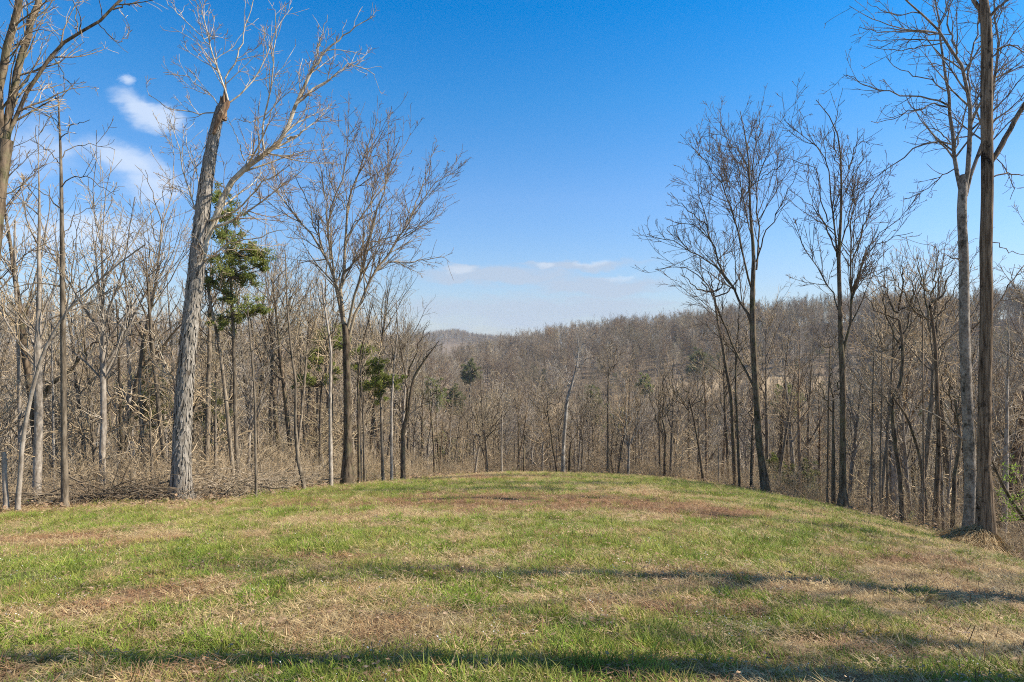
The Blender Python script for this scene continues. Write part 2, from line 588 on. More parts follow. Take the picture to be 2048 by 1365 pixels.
GREEN = [(1300, 1085, 2.6, 1.8, .34), (1480, 985, 5, 7, .34), (450, 1110, 3.0, 1.6, .26), (1350, 970, 4, 8, .2), (490, 1200, .6, .5, .42),
         (250, 1150, 1.2, 1.0, .22), (60, 1290, .8, .5, .25), (1500, 1130, 1.6, 1.2, .22), (1150, 1050, 2.6, 1.2, .22), (1650, 1050, 2, 2, .22),
         (250, 1040, 5, 1.2, .12), (760, 975, 5, 6, .2), (400, 1300, 1.2, .25, .2), (780, 1345, .8, .2, .2), (1700, 1180, 1.6, 1, -.05), (1500, 1250, 1.5, .5, .2), (1750, 1220, 1.2, .4, .15), (1600, 1330, .8, .25, .2), (1900, 1330, .8, .3, .15),
         (1900, 1250, 2, 2, -.08), (350, 1195, .8, .35, -.4), (1850, 1150, 2, 2, -.12), (650, 1265, 1.0, .4, -.25), (1300, 1215, 1, .35, -.2),
         (1180, 1070, .6, .8, -.3), (60, 1085, 2.5, .7, -.3), (1600, 1290, 1.2, .5, -.2), (150, 1010, 5, .7, -.25)]
DIRT = [(800, 1003, 2.6, 1.6, .42), (1000, 1000, 3.2, 2.6, .44), (1200, 1005, 3.0, 2.2, .45), (1330, 1020, 2.2, 1.2, .42), (1420, 1035, 1.6, .8, .3),
        (950, 957, 4, 3, .38), (1180, 957, 4, 2.5, .25), (80, 1078, 2.0, .35, .5), (0, 1105, 1.0, .3, .35), (1100, 1365, 2, .2, .4),
        (1750, 1130, 2.5, .6, .2), (1600, 1150, 2, .5, .16), (560, 1045, 1.8, .4, .2)]


def green_mask(x, y):
    n = fbm(x * .38 + 3, y * .62, 21, 4)
    n2 = fbm(x * 1.6, y * 2.2, 31, 3)
    n3 = fbm(x * 5, y * 6, 37, 2)
    return np.clip((n * .38 + n2 * .34 + n3 * .28 - .50 + bumps(x, y, GREEN) * .75) * 6.0 + .56, 0, 1)


def dirt_mask(x, y):
    n = fbm(x * .5 + 9, y * 1.3, 41, 4)
    return np.clip((n - .62 + bumps(x, y, DIRT) * .8) * 5, 0, 1)


ang = np.concatenate([np.radians(np.linspace(-48, 48, 620)), np.radians(np.linspace(50, 310, 110))])
rad = np.r_[np.linspace(.0, 2.6, 12), np.exp(np.linspace(math.log(2.7), math.log(1450), 520))]
A_, R_ = np.meshgrid(ang, rad)
X = R_ * np.sin(A_); Y = R_ * np.cos(A_)
Z = ground(X, Y)
nr, na = X.shape
V = np.stack([X, Y, Z], -1).reshape(-1, 3)
i = np.arange(nr - 1)[:, None]; j = np.arange(na)[None, :]; j2 = (j + 1) % na
Fq = np.stack([i * na + j, (i + 1) * na + j, (i + 1) * na + j2, i * na + j2], -1).reshape(-1, 4)
gm = bpy.data.materials.new('ground'); gm.use_nodes = True
T = NT(gm.node_tree); b = gm.node_tree.nodes['Principled BSDF']
geo = T.new('ShaderNodeNewGeometry'); pos = geo.outputs['Position']


def at_(name):
    a = T.new('ShaderNodeAttribute'); a.attribute_name = name
    return a.outputs['Fac']


nf = T.noise(pos, 24, 5, .75); nm = T.noise(pos, 5, 4, .7); nl = T.noise(pos, .35, 4, .6); nx = T.noise(pos, 70, 3, .7)
straw = T.mix(T.remap(nf, .35, .66), (.18, .115, .06), (.50, .38, .22))
straw = T.mix(T.math('MULTIPLY', T.remap(nx, .5, .7), .6), straw, (.62, .49, .30))
straw = T.mix(T.math('MULTIPLY', T.remap(nm, .5, .66), .5), straw, (.20, .13, .08))
grn = T.mix(T.remap(nf, .35, .65), (.075, .09, .025), (.18, .20, .055))
c = T.mix(T.math('MULTIPLY', T.remap(T.math('ADD', at_('green'), T.math('MULTIPLY_ADD', nm, .8, -.4)), .3, .75), .8), straw, grn)
drt = T.mix(T.remap(nf, .35, .65), (.11, .06, .035), (.26, .155, .09))
c = T.mix(T.math('MULTIPLY', T.remap(T.math('ADD', at_('dirt'), T.math('MULTIPLY_ADD', nm, .7, -.35)), .25, .75), .85), c, drt)
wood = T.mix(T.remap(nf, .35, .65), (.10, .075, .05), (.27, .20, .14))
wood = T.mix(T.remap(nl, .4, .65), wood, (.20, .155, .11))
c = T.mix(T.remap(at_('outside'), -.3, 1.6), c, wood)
c = T.mix(T.remap(at_('clearing'), .35, .65), c, (.38, .285, .18))
T.link(c, b.inputs['Base Color'])
b.inputs['Roughness'].default_value = .95
b.inputs['Specular IOR Level'].default_value = .1
bp = T.new('ShaderNodeBump'); bp.inputs['Strength'].default_value = .8; bp.inputs['Distance'].default_value = .03
T.link(nf, bp.inputs['Height']); T.link(bp.outputs[0], b.inputs['Normal'])
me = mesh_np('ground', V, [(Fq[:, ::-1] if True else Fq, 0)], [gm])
CLEAR = [(cast(px, py), a, b_) for px, py, a, b_ in ((1290, 800, 22, 12), (1360, 790, 24, 12), (1440, 782, 22, 12), (1550, 778, 30, 12), (1125, 828, 12, 10), (1700, 770, 16, 8))]


def clear_mask(x, y):
    s = np.zeros(np.shape(x))
    for c_, a, b_ in CLEAR:
        if c_ is None: continue
        s = np.maximum(s, np.exp(-((x - c_[0]) / a) ** 2 - ((y - c_[1]) / (b_ * 1.6)) ** 2))
    return s


attr(me, 'green', green_mask(X, Y)); attr(me, 'dirt', dirt_mask(X, Y))
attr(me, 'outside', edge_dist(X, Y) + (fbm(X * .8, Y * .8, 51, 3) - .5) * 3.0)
attr(me, 'clearing', clear_mask(X, Y) * (Y > 90))
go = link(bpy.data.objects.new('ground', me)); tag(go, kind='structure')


# ------------------------------------------------------------------ stuff scattered by geometry nodes
def scatter(name, protos, mats, pts, rot, scl, pick, label, cat):
    """protos: list of Geo. one mesh holds the sample clumps and the points; the modifier puts a clump on each point"""
    Vs = [np.asarray(pts, float)]; Fs = []; pid = [np.zeros(len(pts), np.int32)]
    off = len(pts)
    for k, g in enumerate(protos):
        V_ = np.concatenate(g.V)
        Vs.append(V_); pid.append(np.full(len(V_), k + 1, np.int32))
        for fa, m in g.Fs: Fs.append((fa + off, m))
        off += len(V_)
    V_ = np.concatenate(Vs)
    me = mesh_np(name, V_, Fs, mats)
    n = len(V_); k = len(pts)
    r_ = np.zeros((n, 3), np.float32); r_[:k] = rot
    s_ = np.ones(n, np.float32); s_[:k] = scl
    p_ = np.zeros(n, np.int32); p_[:k] = pick
    attr(me, 'pid', np.concatenate(pid), 'INT'); attr(me, 'rt', r_, 'FLOAT_VECTOR'); attr(me, 'sc', s_); attr(me, 'pk', p_, 'INT')
    o = link(bpy.data.objects.new(name, me))
    ng = bpy.data.node_groups.new(name + '_spread', 'GeometryNodeTree')
    ng.interface.new_socket('Geometry', in_out='INPUT', socket_type='NodeSocketGeometry')
    ng.interface.new_socket('Geometry', in_out='OUTPUT', socket_type='NodeSocketGeometry')
    G = NT(ng)
    gi = G.new('NodeGroupInput'); gout = G.new('NodeGroupOutput')

    def named(nm, typ):
        a = G.new('GeometryNodeInputNamedAttribute', data_type=typ); a.inputs['Name'].default_value = nm
        return a.outputs['Attribute']

    def sep(kk):
        cmp = G.new('FunctionNodeCompare', data_type='INT', operation='EQUAL')
        G.link(named('pid', 'INT'), cmp.inputs[2]); cmp.inputs[3].default_value = kk
        s = G.new('GeometryNodeSeparateGeometry', domain='POINT')
        G.link(gi.outputs[0], s.inputs[0]); G.link(cmp.outputs[0], s.inputs['Selection'])
        return s.outputs['Selection']
    iop = G.new('GeometryNodeInstanceOnPoints')
    G.link(sep(0), iop.inputs['Points'])
    jn = G.new('GeometryNodeJoinGeometry')
    for kk in range(len(protos), 0, -1):
        gi2 = G.new('GeometryNodeGeometryToInstance')
        G.link(sep(kk), gi2.inputs[0]); G.link(gi2.outputs[0], jn.inputs[0])
    G.link(jn.outputs[0], iop.inputs['Instance'])
    iop.inputs['Pick Instance'].default_value = True
    G.link(named('pk', 'INT'), iop.inputs['Instance Index'])
    G.link(named('rt', 'FLOAT_VECTOR'), iop.inputs['Rotation'])
    G.link(named('sc', 'FLOAT'), iop.inputs['Scale'])
    G.link(iop.outputs[0], gout.inputs[0])
    md = o.modifiers.new('spread', 'NODES'); md.node_group = ng
    tag(o, label, cat, kind='stuff')
    return o


def blades(n, rad_, hmin, hmax, wd, lean, m=0, droop=.6, flat=0.0, segs=3):
    """upright or lying blades as narrow ribbons"""
    g = Geo()
    a = rng.uniform(0, 2 * PI, n); r = rad_ * np.sqrt(rng.uniform(0, 1, n))
    base = np.stack([r * np.cos(a), r * np.sin(a), rng.uniform(0, .02, n) if flat else np.full(n, -.015)], 1)
    h = rng.uniform(hmin, hmax, n)
    b2 = a + rng.normal(0, 1.2, n)
    if flat: b2 = rng.uniform(0, 2 * PI, n)
    out = np.stack([np.cos(b2), np.sin(b2), np.zeros(n)], 1)
    th = np.clip(np.abs(rng.normal(lean, .22, n)), 0, 1.5)
    if flat: th = rng.uniform(1.1, 1.62, n)
    P = [base]; p = base.copy(); d = out * np.sin(th)[:, None] + np.array([0, 0, 1.]) * np.cos(th)[:, None]
    for k in range(segs):
        p = p + d * (h / segs)[:, None]
        if flat: p[:, 2] = np.maximum(p[:, 2], .004)
        P.append(p)
        d = unit(d + out * droop * .5 - np.array([0, 0, droop * .35]))
    side = np.stack([-np.sin(b2), np.cos(b2), np.zeros(n)], 1)
    rr_ = rng.normal(0, .5, (n, 1)); side = unit(side + out * rr_)
    W = wd * rng.uniform(.6, 1.3, n)
    V = []
    for k in range(segs + 1):
        ww = (W * (1 - (k / segs) ** 1.6) * .5 + .0004)[:, None]
        V += [P[k] - side * ww, P[k] + side * ww]
    V = np.stack(V, 1).reshape(-1, 3)
    b_ = (np.arange(n) * (2 * segs + 2))[:, None]
    k = np.arange(segs)[None] * 2
    Fa = np.stack([b_ + k, b_ + k + 1, b_ + k + 3, b_ + k + 2], -1).reshape(-1, 4)
    g.add(V, Fa, m)
    return g


def wedge(n, r0, r1, tanmax=.92, power=1.0):
    """points in front of the camera, spread evenly in distance"""
    rr = (r0 ** power + (r1 ** power - r0 ** power) * rng.uniform(0, 1, n)) ** (1 / power)
    t = rng.uniform(-tanmax, tanmax, n)
    return rr * t, rr


def place(x, y, tilt=.12, smin=.7, smax=1.3, far=0.018):
    z = ground(x, y)
    n = len(x)
    rot = np.stack([rng.normal(0, tilt, n), rng.normal(0, tilt, n), rng.uniform(0, 2 * PI, n)], 1)
    scl = rng.uniform(smin, smax, n) * (1 + np.maximum(y - 6, 0) * far)
    return np.stack([x, y, z], 1), rot, scl


def field_ok(x, y, lim=.6):
    return edge_dist(x, y) < lim + rng.normal(0, .5, len(x))


# green grass
x, y = wedge(64000, 3.2, 56)
g_ = green_mask(x, y); d_ = dirt_mask(x, y)
ok = field_ok(x, y) & (rng.uniform(0, 1, len(x)) < np.clip(g_ * 1.1 + .14, 0, 1) * (1 - .75 * d_))
x, y, g_ = x[ok], y[ok], g_[ok]
pts, rot, scl = place(x, y)
scl *= (.5 + .55 * g_) * (.7 + .9 * fbm(x * 1.9, y * 1.9, 55, 2) ** 2)
protos = [blades(46, .14, .03, .10, .005, .45), blades(40, .17, .03, .08, .005, .7), blades(60, .09, .05, .15, .005, .35), blades(30, .17, .02, .06, .006, .8),
          blades(46, .13, .04, .12, .005, .45, 1), blades(40, .16, .03, .09, .006, .7, 1)]
pick = np.where((g_ > .62) & (rng.uniform(0, 1, len(x)) < .6), rng.integers(4, 6, len(x)), rng.integers(0, 4, len(x)))
scatter('grass', protos, [M['grass'], M['grass_bright']], pts, rot, scl, pick, 'patchy short green grass growing through the straw of the field', 'grass')
# straw
x, y = wedge(50000, 3.2, 58)
g_ = green_mask(x, y); d_ = dirt_mask(x, y)
ok = field_ok(x, y, 2.0) & (rng.uniform(0, 1, len(x)) < 1.0 - .72 * g_)
x, y, d_ = x[ok], y[ok], d_[ok]
pts, rot, scl = place(x, y, .06)
protos = [blades(76, .18, .04, .15, .005, 0, 0, .0, 1), blades(64, .20, .04, .12, .006, 0, 0, .1, 1), blades(34, .16, .04, .11, .005, .9, 0, .5),
          blades(70, .18, .04, .14, .005, 0, 1, .0, 1), blades(30, .16, .05, .13, .005, .8, 1, .4)]
pick = np.where(rng.uniform(0, 1, len(x)) < d_ * .8 + .10, rng.integers(3, 5, len(x)), rng.integers(0, 3, len(x)))
scatter('dry_straw', protos, [M['straw'], M['russet']], pts, rot, scl, pick, 'dry tan mown straw lying over the field', 'straw')


def leaf_proto(n, R, size, m=0, curl=.35, up=.01):
    g = Geo()
    c = np.stack([rng.uniform(-R, R, n), rng.uniform(-R, R, n), rng.uniform(.004, up + .02, n)], 1)
    a = rng.uniform(0, 2 * PI, n); s = size * rng.uniform(.6, 1.2, n)
    d = np.stack([np.cos(a), np.sin(a), rng.normal(0, curl, n)], 1); q = np.stack([-np.sin(a), np.cos(a), rng.normal(0, curl, n)], 1)
    V = np.stack([c - d * s[:, None] * .6, c - q * s[:, None] * .35 + np.array([0, 0, .4]) * s[:, None] * curl, c + d * s[:, None] * .6, c + q * s[:, None] * .35 + np.array([0, 0, .3]) * s[:, None] * curl], 1).reshape(-1, 3)
    b_ = np.arange(n)[:, None] * 4
    g.add(V, np.concatenate([b_ + np.array([[0, 1, 2]]), b_ + np.array([[0, 2, 3]])]), m)
    return g


x, y = wedge(8000, 3.2, 40)
ok = field_ok(x, y, 6) & (rng.uniform(0, 1, len(x)) < fbm(x * .6, y * .9, 77, 3) * 1.5 - .25)
x, y = x[ok], y[ok]
pts, rot, scl = place(x, y, .1)
pts[:, 2] += .02
scatter('dead_leaves', [leaf_proto(9, .25, .034, 0, .18), leaf_proto(7, .2, .042, 0, .18), leaf_proto(12, .3, .026, 0, .18)], [M['deadleaf']], pts, rot, scl, rng.integers(0, 3, len(x)), 'pale brown fallen leaves scattered over the grass', 'leaves')
x, y = wedge(700, 3.4, 13, .85)
ok = (fbm(x * .8, y * 1.2, 99, 2) > .5)
x, y = x[ok], y[ok]
pts, rot, scl = place(x, y, .1)
pts[:, 2] += .03
scatter('wildflowers', [leaf_proto(6, .10, .011, 0, .6, .05), leaf_proto(4, .08, .010, 0, .6, .05)], [M['petal']], pts, rot, scl, rng.integers(0, 2, len(x)), 'tiny white flowers dotted through the near grass', 'flowers')
# cut weed stubble
x, y = wedge(2600, 3.6, 30)
ok = field_ok(x, y, 1) & ((fbm(x * .5, y * .7, 111, 2) > .52) | ((x > 3.0) & (y < 16) & (rng.uniform(0, 1, len(x)) < .6)))
x, y = x[ok], y[ok]
pts, rot, scl = place(x, y, .25)


def stems(n, R, h0, h1, r, lean=.25, m=0):
    g = Geo()
    p0 = np.stack([rng.uniform(-R, R, n), rng.uniform(-R, R, n), np.full(n, -.02)], 1)
    d = unit(np.stack([rng.normal(0, lean, n), rng.normal(0, lean, n), np.ones(n)], 1))
    P = np.stack([p0, p0 + d * rng.uniform(h0, h1, n)[:, None] * .5, p0 + d * rng.uniform(h0, h1, n)[:, None]], 1)
    g.tubes(P, np.full((n, 3), r), 3, m)
    return g


scatter('weed_stubble', [stems(4, .2, .06, .13, .0028), stems(2, .15, .08, .22, .0028), stems(6, .3, .05, .10, .0025)], [M['russet']], pts, rot, scl, rng.integers(0, 3, len(x)), 'thin brown cut weed stems standing in the field', 'stubble')


# ------------------------------------------------------------------ trees
def tree_obj(name, loc, trunkG, crownG, tm, cm, label, cat, group=None):
    e = bpy.data.objects.new(name, None)
    e.location = loc; e.empty_display_size = .3
    link(e); tag(e, label, cat, group)
    L = np.array(loc)
    for nm, g, mt in (('trunk', trunkG, tm), ('crown', crownG, cm)):
        if g is None or not g.V: continue
        g.V = [v_ - L for v_ in g.V]
        o = bpy.data.objects.new(nm, g.mesh(nm, mt if isinstance(mt, list) else [mt]))
        link(o, e)
    return e


def crown_levels(P, R, g, dens=(1.0, 2.2, 3.2), ratio=(.42, .42, .45), ang=(40, 42, 45), up=(.07, .05, .03), rtip=.006, wander=.16, m=(0, 1), t0=.12, K=(7, 6, 4), horiz=0, len_cap=(5.5, 2.2, .8), sides=(5, 4, 3)):
    p, r = P, R
    for lv in range(len(dens)):
        p, r = spawn(p, r, dens[lv], t0 if lv == 0 else .12, 1.0, ang[lv], 12, ratio[lv], K[lv], wander, up[lv], .62, rtip, .18 if lv else .35, len_cap[lv], horiz=horiz if lv == 0 else 0)
        g.tubes(p, r, sides[lv], m[0] if lv == 0 else m[1])
    return g


def traced(name, label, trunk, widths, limbs, tmat, lmat, cmat, Y=None, cat='tree', dens=(1.0, 2.2, 3.2), seed=1, tilt=.35, spread_trunk=0.0,
           flare=1.5, group=None, rtip=.006, sides=12, rag=.05, extra=None, up=(.07, .05, .03), ratio=(.42, .42, .45), ang=(40, 42, 45), lw=.8, cap=(5.5, 2.2, .8), wd=.13):
    """trunk: picture polyline from the base up; widths in picture px at each point; limbs: (polyline, width0, width1)"""
    global rng
    keep = rng; rng = np.random.default_rng(seed)
    if Y is None:
        Y = standY(*trunk[0]) + .05
    base = P3(trunk[0][0], trunk[0][1], Y)
    zb = gz(base[0], base[1])
    fl = flare - 1
    pts = [np.array([base[0], base[1], zb + h_]) for h_ in (-.2, .02, .12, .28)]
    ws = [widths[0] * (1 + fl * k_) for k_ in (1.7, 1.25, .75, .4)]
    dep = rng.normal(0, .02)
    for (p, w_) in zip(trunk, widths):
        q = P3(p[0], p[1], Y)
        if q[2] < zb + .5: continue
        qq = P3(p[0], p[1], Y + dep * (q[2] - zb))
        pts.append(qq); ws.append(w_)
    A = np.array([np.r_[p, w_ / F * Y * .5] for p, w_ in zip(pts, ws)])
    A = np.concatenate([A[:4], resample(A[4:], 20)]) if len(A) > 5 and A[4, 2] > A[3, 2] + .1 else resample(A, 22)
    tg = Geo()
    tg.tubes(A[None, :, :3], A[None, :, 3], sides, 0, rag)
    cg = Geo()
    LP, LR = [], []
    for lb in limbs:
        pl, w0, w1 = lb[:3]
        tl = lb[3] if len(lb) > 3 else rng.normal(0, tilt)
        q0 = P3(pl[0][0], pl[0][1], Y)
        out = []
        acc = 0; prev = q0
        for p in pl:
            q = P3(p[0], p[1], Y)
            acc += np.linalg.norm(q - prev); prev = q
            qq = P3(p[0], p[1], Y + dep * (q0[2] - zb) + tl * acc)
            out.append(qq)
        o_ = resample(np.array(out), 12)
        o_[1:-1] += rng.normal(0, .012, (10, 3)) * Y * .12
        LP.append(o_); LR.append(np.maximum(np.linspace(w0, w1, 12) / F * Y * .5 * lw, rtip * 1.3))
    if LP:
        LP = np.array(LP); LR = np.array(LR)
        cg.tubes(LP, LR, 7, 0, .04)
        crown_levels(LP, LR, cg, dens, rtip=rtip, up=up, ratio=ratio, ang=ang, len_cap=cap, wander=wd)
    if spread_trunk:
        TP = A[None, :, :3]; TR = A[None, :, 3]
        p, r = spawn(TP, TR, spread_trunk, .35, 1, 62, 16, .16, 6, .16, .06, .35, rtip, .4, 3.5)
        cg.tubes(p, r, 4, 0); crown_levels(p, r, cg, (2.4, 3.0), ratio[1:], ang[1:], up[1:], rtip, K=(5, 4), len_cap=(1.2, .5), sides=(3, 3))
    if extra: extra(tg, cg, A, Y)
    e = tree_obj(name, (base[0], base[1], zb), tg, cg, [tmat] + ([M['hick_plate']] if extra else []), [lmat, cmat], label, cat, group)
    rng = keep
    return e, A


# --- the shagbark hickory with a snapped top
def shag(tg, cg, A, Y):
    n = 2600
    t = rng.uniform(.02, .985, n)
    f = t * (len(A) - 1); i0 = np.minimum(f.astype(int), len(A) - 2); fr = (f - i0)[:, None]
    q = A[i0] * (1 - fr) + A[i0 + 1] * fr
    th = rng.uniform(0, 2 * PI, n)
    rd = np.stack([np.cos(th), np.sin(th), np.zeros(n)], 1); sd_ = np.stack([-np.sin(th), np.cos(th), np.zeros(n)], 1)
    tn = unit(A[i0 + 1][:, :3] - A[i0][:, :3])
    Ln = rng.uniform(.22, .62, n); W = rng.uniform(.010, .028, n)
    bulge = rng.uniform(.008, .03, n); peel = rng.uniform(.0, .07, n) * (rng.uniform(0, 1, n) < .5) + .012
    V = []
    skew = rng.normal(0, .06, n)
    for k, (a, off, ww) in enumerate(((-.5, 0, .8), (-.2, 1, 1.0), (.2, 1, 1.0), (.5, 2, .55))):
        o_ = np.where(off == 0, peel, np.where(off == 1, bulge, .0)) if True else 0
        c_ = q[:, :3] + tn * (Ln * a)[:, None] + rd * (q[:, 3] * 1.0 + o_)[:, None] + sd_ * (skew * a)[:, None]
        V += [c_ - sd_ * (W * ww)[:, None], c_ + sd_ * (W * ww)[:, None]]
    V = np.stack(V, 1).reshape(-1, 3)
    b_ = (np.arange(n) * 8)[:, None]; k = np.arange(3)[None] * 2
    Fa = np.stack([b_ + k, b_ + k + 1, b_ + k + 3, b_ + k + 2], -1).reshape(-1, 4)
    tg.add(V, Fa, 1)


hickory, HA = traced('hickory_tree', 'thick shaggy-barked tree with a snapped-off top at the left edge of the field', [(361, 990), (363, 930), (366, 808), (377, 676), (388, 590), (397, 500), (404, 435), (411, 371), (421, 306), (430, 258), (443, 210)],
    [37, 33, 31, 29, 28.5, 28, 27, 23, 20.5, 18, 14], [
    ([(404, 520), (412, 470), (425, 440), (439, 416), (455, 380), (464, 351), (490, 329), (526, 306), (568, 284), (574, 251), (587, 213), (606, 174), (626, 135)], 19, 7, .05),
    ([(626, 135), (655, 97), (697, 64), (751, 32)], 6, 1.5, .1),
    ([(626, 135), (640, 80), (655, 30)], 4, 1.2, -.2),
    ([(574, 277), (590, 274), (611, 260)], 7, 3, .1),
    ([(590, 210), (616, 193), (629, 168), (671, 152), (700, 125), (750, 150)], 6, 1.5, .2),
    ([(529, 303), (522, 284), (529, 268), (527, 232), (539, 193), (545, 140), (552, 60), (550, 20)], 5, 1.5, -.15),
    ([(527, 232), (505, 245), (470, 240)], 2.5, 1.2, -.2),
    ([(489, 322), (476, 277), (455, 235)], 3, 1.2, -.1),
    ([(458, 210), (448, 174), (429, 129), (419, 74), (406, 32), (393, -12)], 5, 1.5, -.1),
    ([(450, 158), (471, 129), (481, 84), (500, 32), (511, -10)], 4, 1.4, .15),
    ([(460, 205), (506, 168), (532, 113), (550, 60), (585, 15)], 4, 1.4, .3),
    ([(419, 90), (380, 50), (345, 20), (330, -15)], 2.5, 1.2, .2),
    ([(439, 226), (406, 226), (364, 222), (326, 216), (296, 190)], 3.4, 1.2, -.1),
    ([(440, 215), (410, 180), (370, 150), (330, 150)], 2.8, 1.2, .3),
    ([(400, 440), (439, 438), (480, 419), (506, 384), (535, 355), (580, 330)], 6, 1.6, -.3),
    ([(398, 530), (411, 519), (440, 502), (460, 482), (504, 479), (544, 465), (577, 460)], 5, 1.5, -.35),
    ([(404, 450), (388, 410), (370, 370), (359, 304), (337, 238)], 4, 1.2, -.2),
    ([(404, 440), (396, 350), (375, 300), (372, 250)], 3, 1.2, .2),
    ([(378, 765), (345, 762), (333, 735), (318, 690), (300, 660)], 4, 1.5, -.3)],
    M['hick'], M['limb'], M['twig_red'], dens=(3.5, 3.7, 4.2), seed=11, sides=18, rag=.06, flare=1.45, extra=shag, rtip=.006, cap=(4.2, 1.9, .8), ratio=(.50, .45, .45))
# its splintered top
rng = np.random.default_rng(12)
Yh = hickory.location.y
g = Geo()
top = HA[-1]
n = 16; a = np.arange(n) / n * 2 * PI
r_ = top[3] * .82
p0 = np.stack([top[0] + np.cos(a) * r_ * .7, top[1] + np.sin(a) * r_ * .7, np.full(n, top[2] - .5)], 1)
hgt = .62 + .5 * rng.uniform(0, 1, n) ** 1.5 * (1 + .6 * np.cos(a - .3)); hgt[3] += .4
p2 = p0 + np.stack([rng.normal(0, .02, n) + .06, rng.normal(0, .02, n), hgt], 1)
g.tubes(np.stack([p0, p0 * .5 + p2 * .5, p2], 1), np.stack([np.full(n, .085), np.full(n, .06), np.full(n, .008)], 1), 5, 0, .15)
p1 = np.array([[[top[0] - .16, top[1] - .2, top[2] - 1.0], [top[0] + .02, top[1] - .2, top[2] - .45], [top[0] + .2, top[1] - .1, top[2] - .05], [top[0] + .26, top[1] - .05, top[2] + .1]]])
g.tubes(p1, np.array([[.05, .11, .10, .05]]), 8, 0, .1)
g.V = [v_ - np.array(hickory.location) for v_ in g.V]
bt = link(bpy.data.objects.new('broken_top', g.mesh('broken_top', [M['wood_raw']])), hickory)
bt['label'] = 'splintered orange wood where the trunk snapped'

traced('forked_tree', 'vase-shaped bare tree with many upswept stems right of the shaggy snapped tree', [(695, 977), (695, 900), (695, 850), (694, 760), (692, 700), (692, 670), (690, 648)],
    [21, 17, 16, 14.5, 14, 15, 12], [
    ([(689, 664), (678, 603), (668, 552), (657, 519), (635, 486), (610, 453), (584, 423), (555, 390), (529, 361), (515, 346)], 9, 1.4),
    ([(661, 520), (654, 456), (652, 405), (646, 365), (635, 321), (621, 280)], 4.5, 1.3),
    ([(646, 500), (624, 434), (606, 383), (577, 328)], 4, 1.3),
    ([(690, 660), (687, 603), (681, 566), (687, 544), (689, 504), (688, 456), (690, 420), (705, 379), (720, 328), (735, 280), (756, 237)], 10, 1.3, .1),
    ([(668, 559), (665, 511), (657, 456), (657, 427), (672, 394), (690, 346), (694, 273), (698, 237)], 5, 1.3, -.2),
    ([(689, 500), (705, 453), (749, 401), (778, 357), (804, 295), (822, 266)], 4.5, 1.3, .3),
    ([(694, 662), (705, 603), (720, 555), (729, 504), (738, 464), (756, 420), (771, 368), (782, 320), (800, 275)], 7.5, 1.3, -.2),
    ([(700, 668), (716, 607), (753, 544), (789, 493), (819, 442), (841, 405), (866, 365), (898, 350)], 7.5, 1.3, .15),
    ([(756, 541), (778, 526), (830, 522), (863, 519), (885, 508), (899, 525)], 4, 1.2, .2),
    ([(819, 442), (844, 372), (859, 328), (868, 305)], 3.2, 1.2, .3),
    ([(729, 504), (752, 480), (800, 470), (840, 440)], 3, 1.2, -.4),
    ([(690, 420), (660, 370), (650, 320), (640, 260)], 3, 1.2, .4),
    ([(738, 464), (745, 400), (740, 330), (745, 270)], 3, 1.2, .4),
    ([(692, 690), (670, 682), (640, 684), (610, 681), (585, 672)], 3.5, 1.5, -.5)],
    M['dark'], M['twig_gray'], M['twig_red'], dens=(2.7, 3.6, 4.2), seed=21, flare=1.9, ang=(32, 34, 38), up=(.06, .04, .03), rtip=.0075, cap=(3.4, 1.8, .8), ratio=(.40, .44, .45), wd=.09, tilt=.3)

traced('dark_forked_tree', 'tall dark tree with long limbs reaching left, standing on the right shoulder of the field', [(1531, 988), (1524, 930), (1517, 881), (1512, 786), (1507, 705), (1505, 655), (1504, 565), (1510, 531), (1506, 484), (1500, 436), (1499, 385), (1499, 326), (1488, 253), (1480, 222)],
    [17, 14, 13.5, 12, 12, 12, 9, 8, 6, 5, 4, 3, 2, 1.3], [
    ([(1504, 655), (1495, 634), (1473, 586), (1436, 528), (1418, 480), (1411, 429), (1396, 367)], 6.5, 1.4, .2),
    ([(1466, 575), (1422, 528), (1374, 499), (1345, 480), (1312, 477), (1294, 469)], 4, 1.3, .1),
    ([(1422, 484), (1392, 451), (1363, 449), (1334, 456)], 3, 1.2, -.2),
    ([(1414, 451), (1378, 422), (1352, 400), (1341, 385)], 2.8, 1.2, .3),
    ([(1502, 575), (1480, 491), (1466, 444), (1462, 407), (1447, 370), (1407, 319), (1389, 304)], 5.5, 1.3, -.2),
    ([(1499, 348), (1473, 297), (1447, 272), (1418, 266)], 2.6, 1.2, .2),
    ([(1513, 540), (1517, 473), (1515, 447), (1506, 407), (1510, 370), (1532, 326), (1546, 253)], 4.5, 1.3, .3),
    ([(1512, 525), (1528, 473), (1554, 429), (1572, 389), (1583, 363), (1594, 346)], 4, 1.3, -.3),
    ([(1506, 370), (1530, 350), (1560, 338), (1572, 300)], 2.5, 1.2, -.2),
    ([(1499, 400), (1510, 300), (1520, 220)], 2.8, 1.2, .3),
    ([(1462, 407), (1450, 330), (1430, 300)], 2.6, 1.2, -.3),
    ([(1508, 776), (1481, 724), (1462, 681), (1448, 638), (1424, 595), (1400, 545), (1370, 530), (1310, 540)], 6, 1.3, .15),
    ([(1505, 480), (1490, 420), (1480, 350), (1440, 240)], 3, 1.2, .4)],
    M['dark'], M['dark'], M['twig_dark'], dens=(2.2, 3.2, 3.6), seed=31, flare=1.5, ang=(32, 34, 38), rtip=.0085, cap=(5.0, 2.2, .9), ratio=(.52, .45, .45), wd=.10)

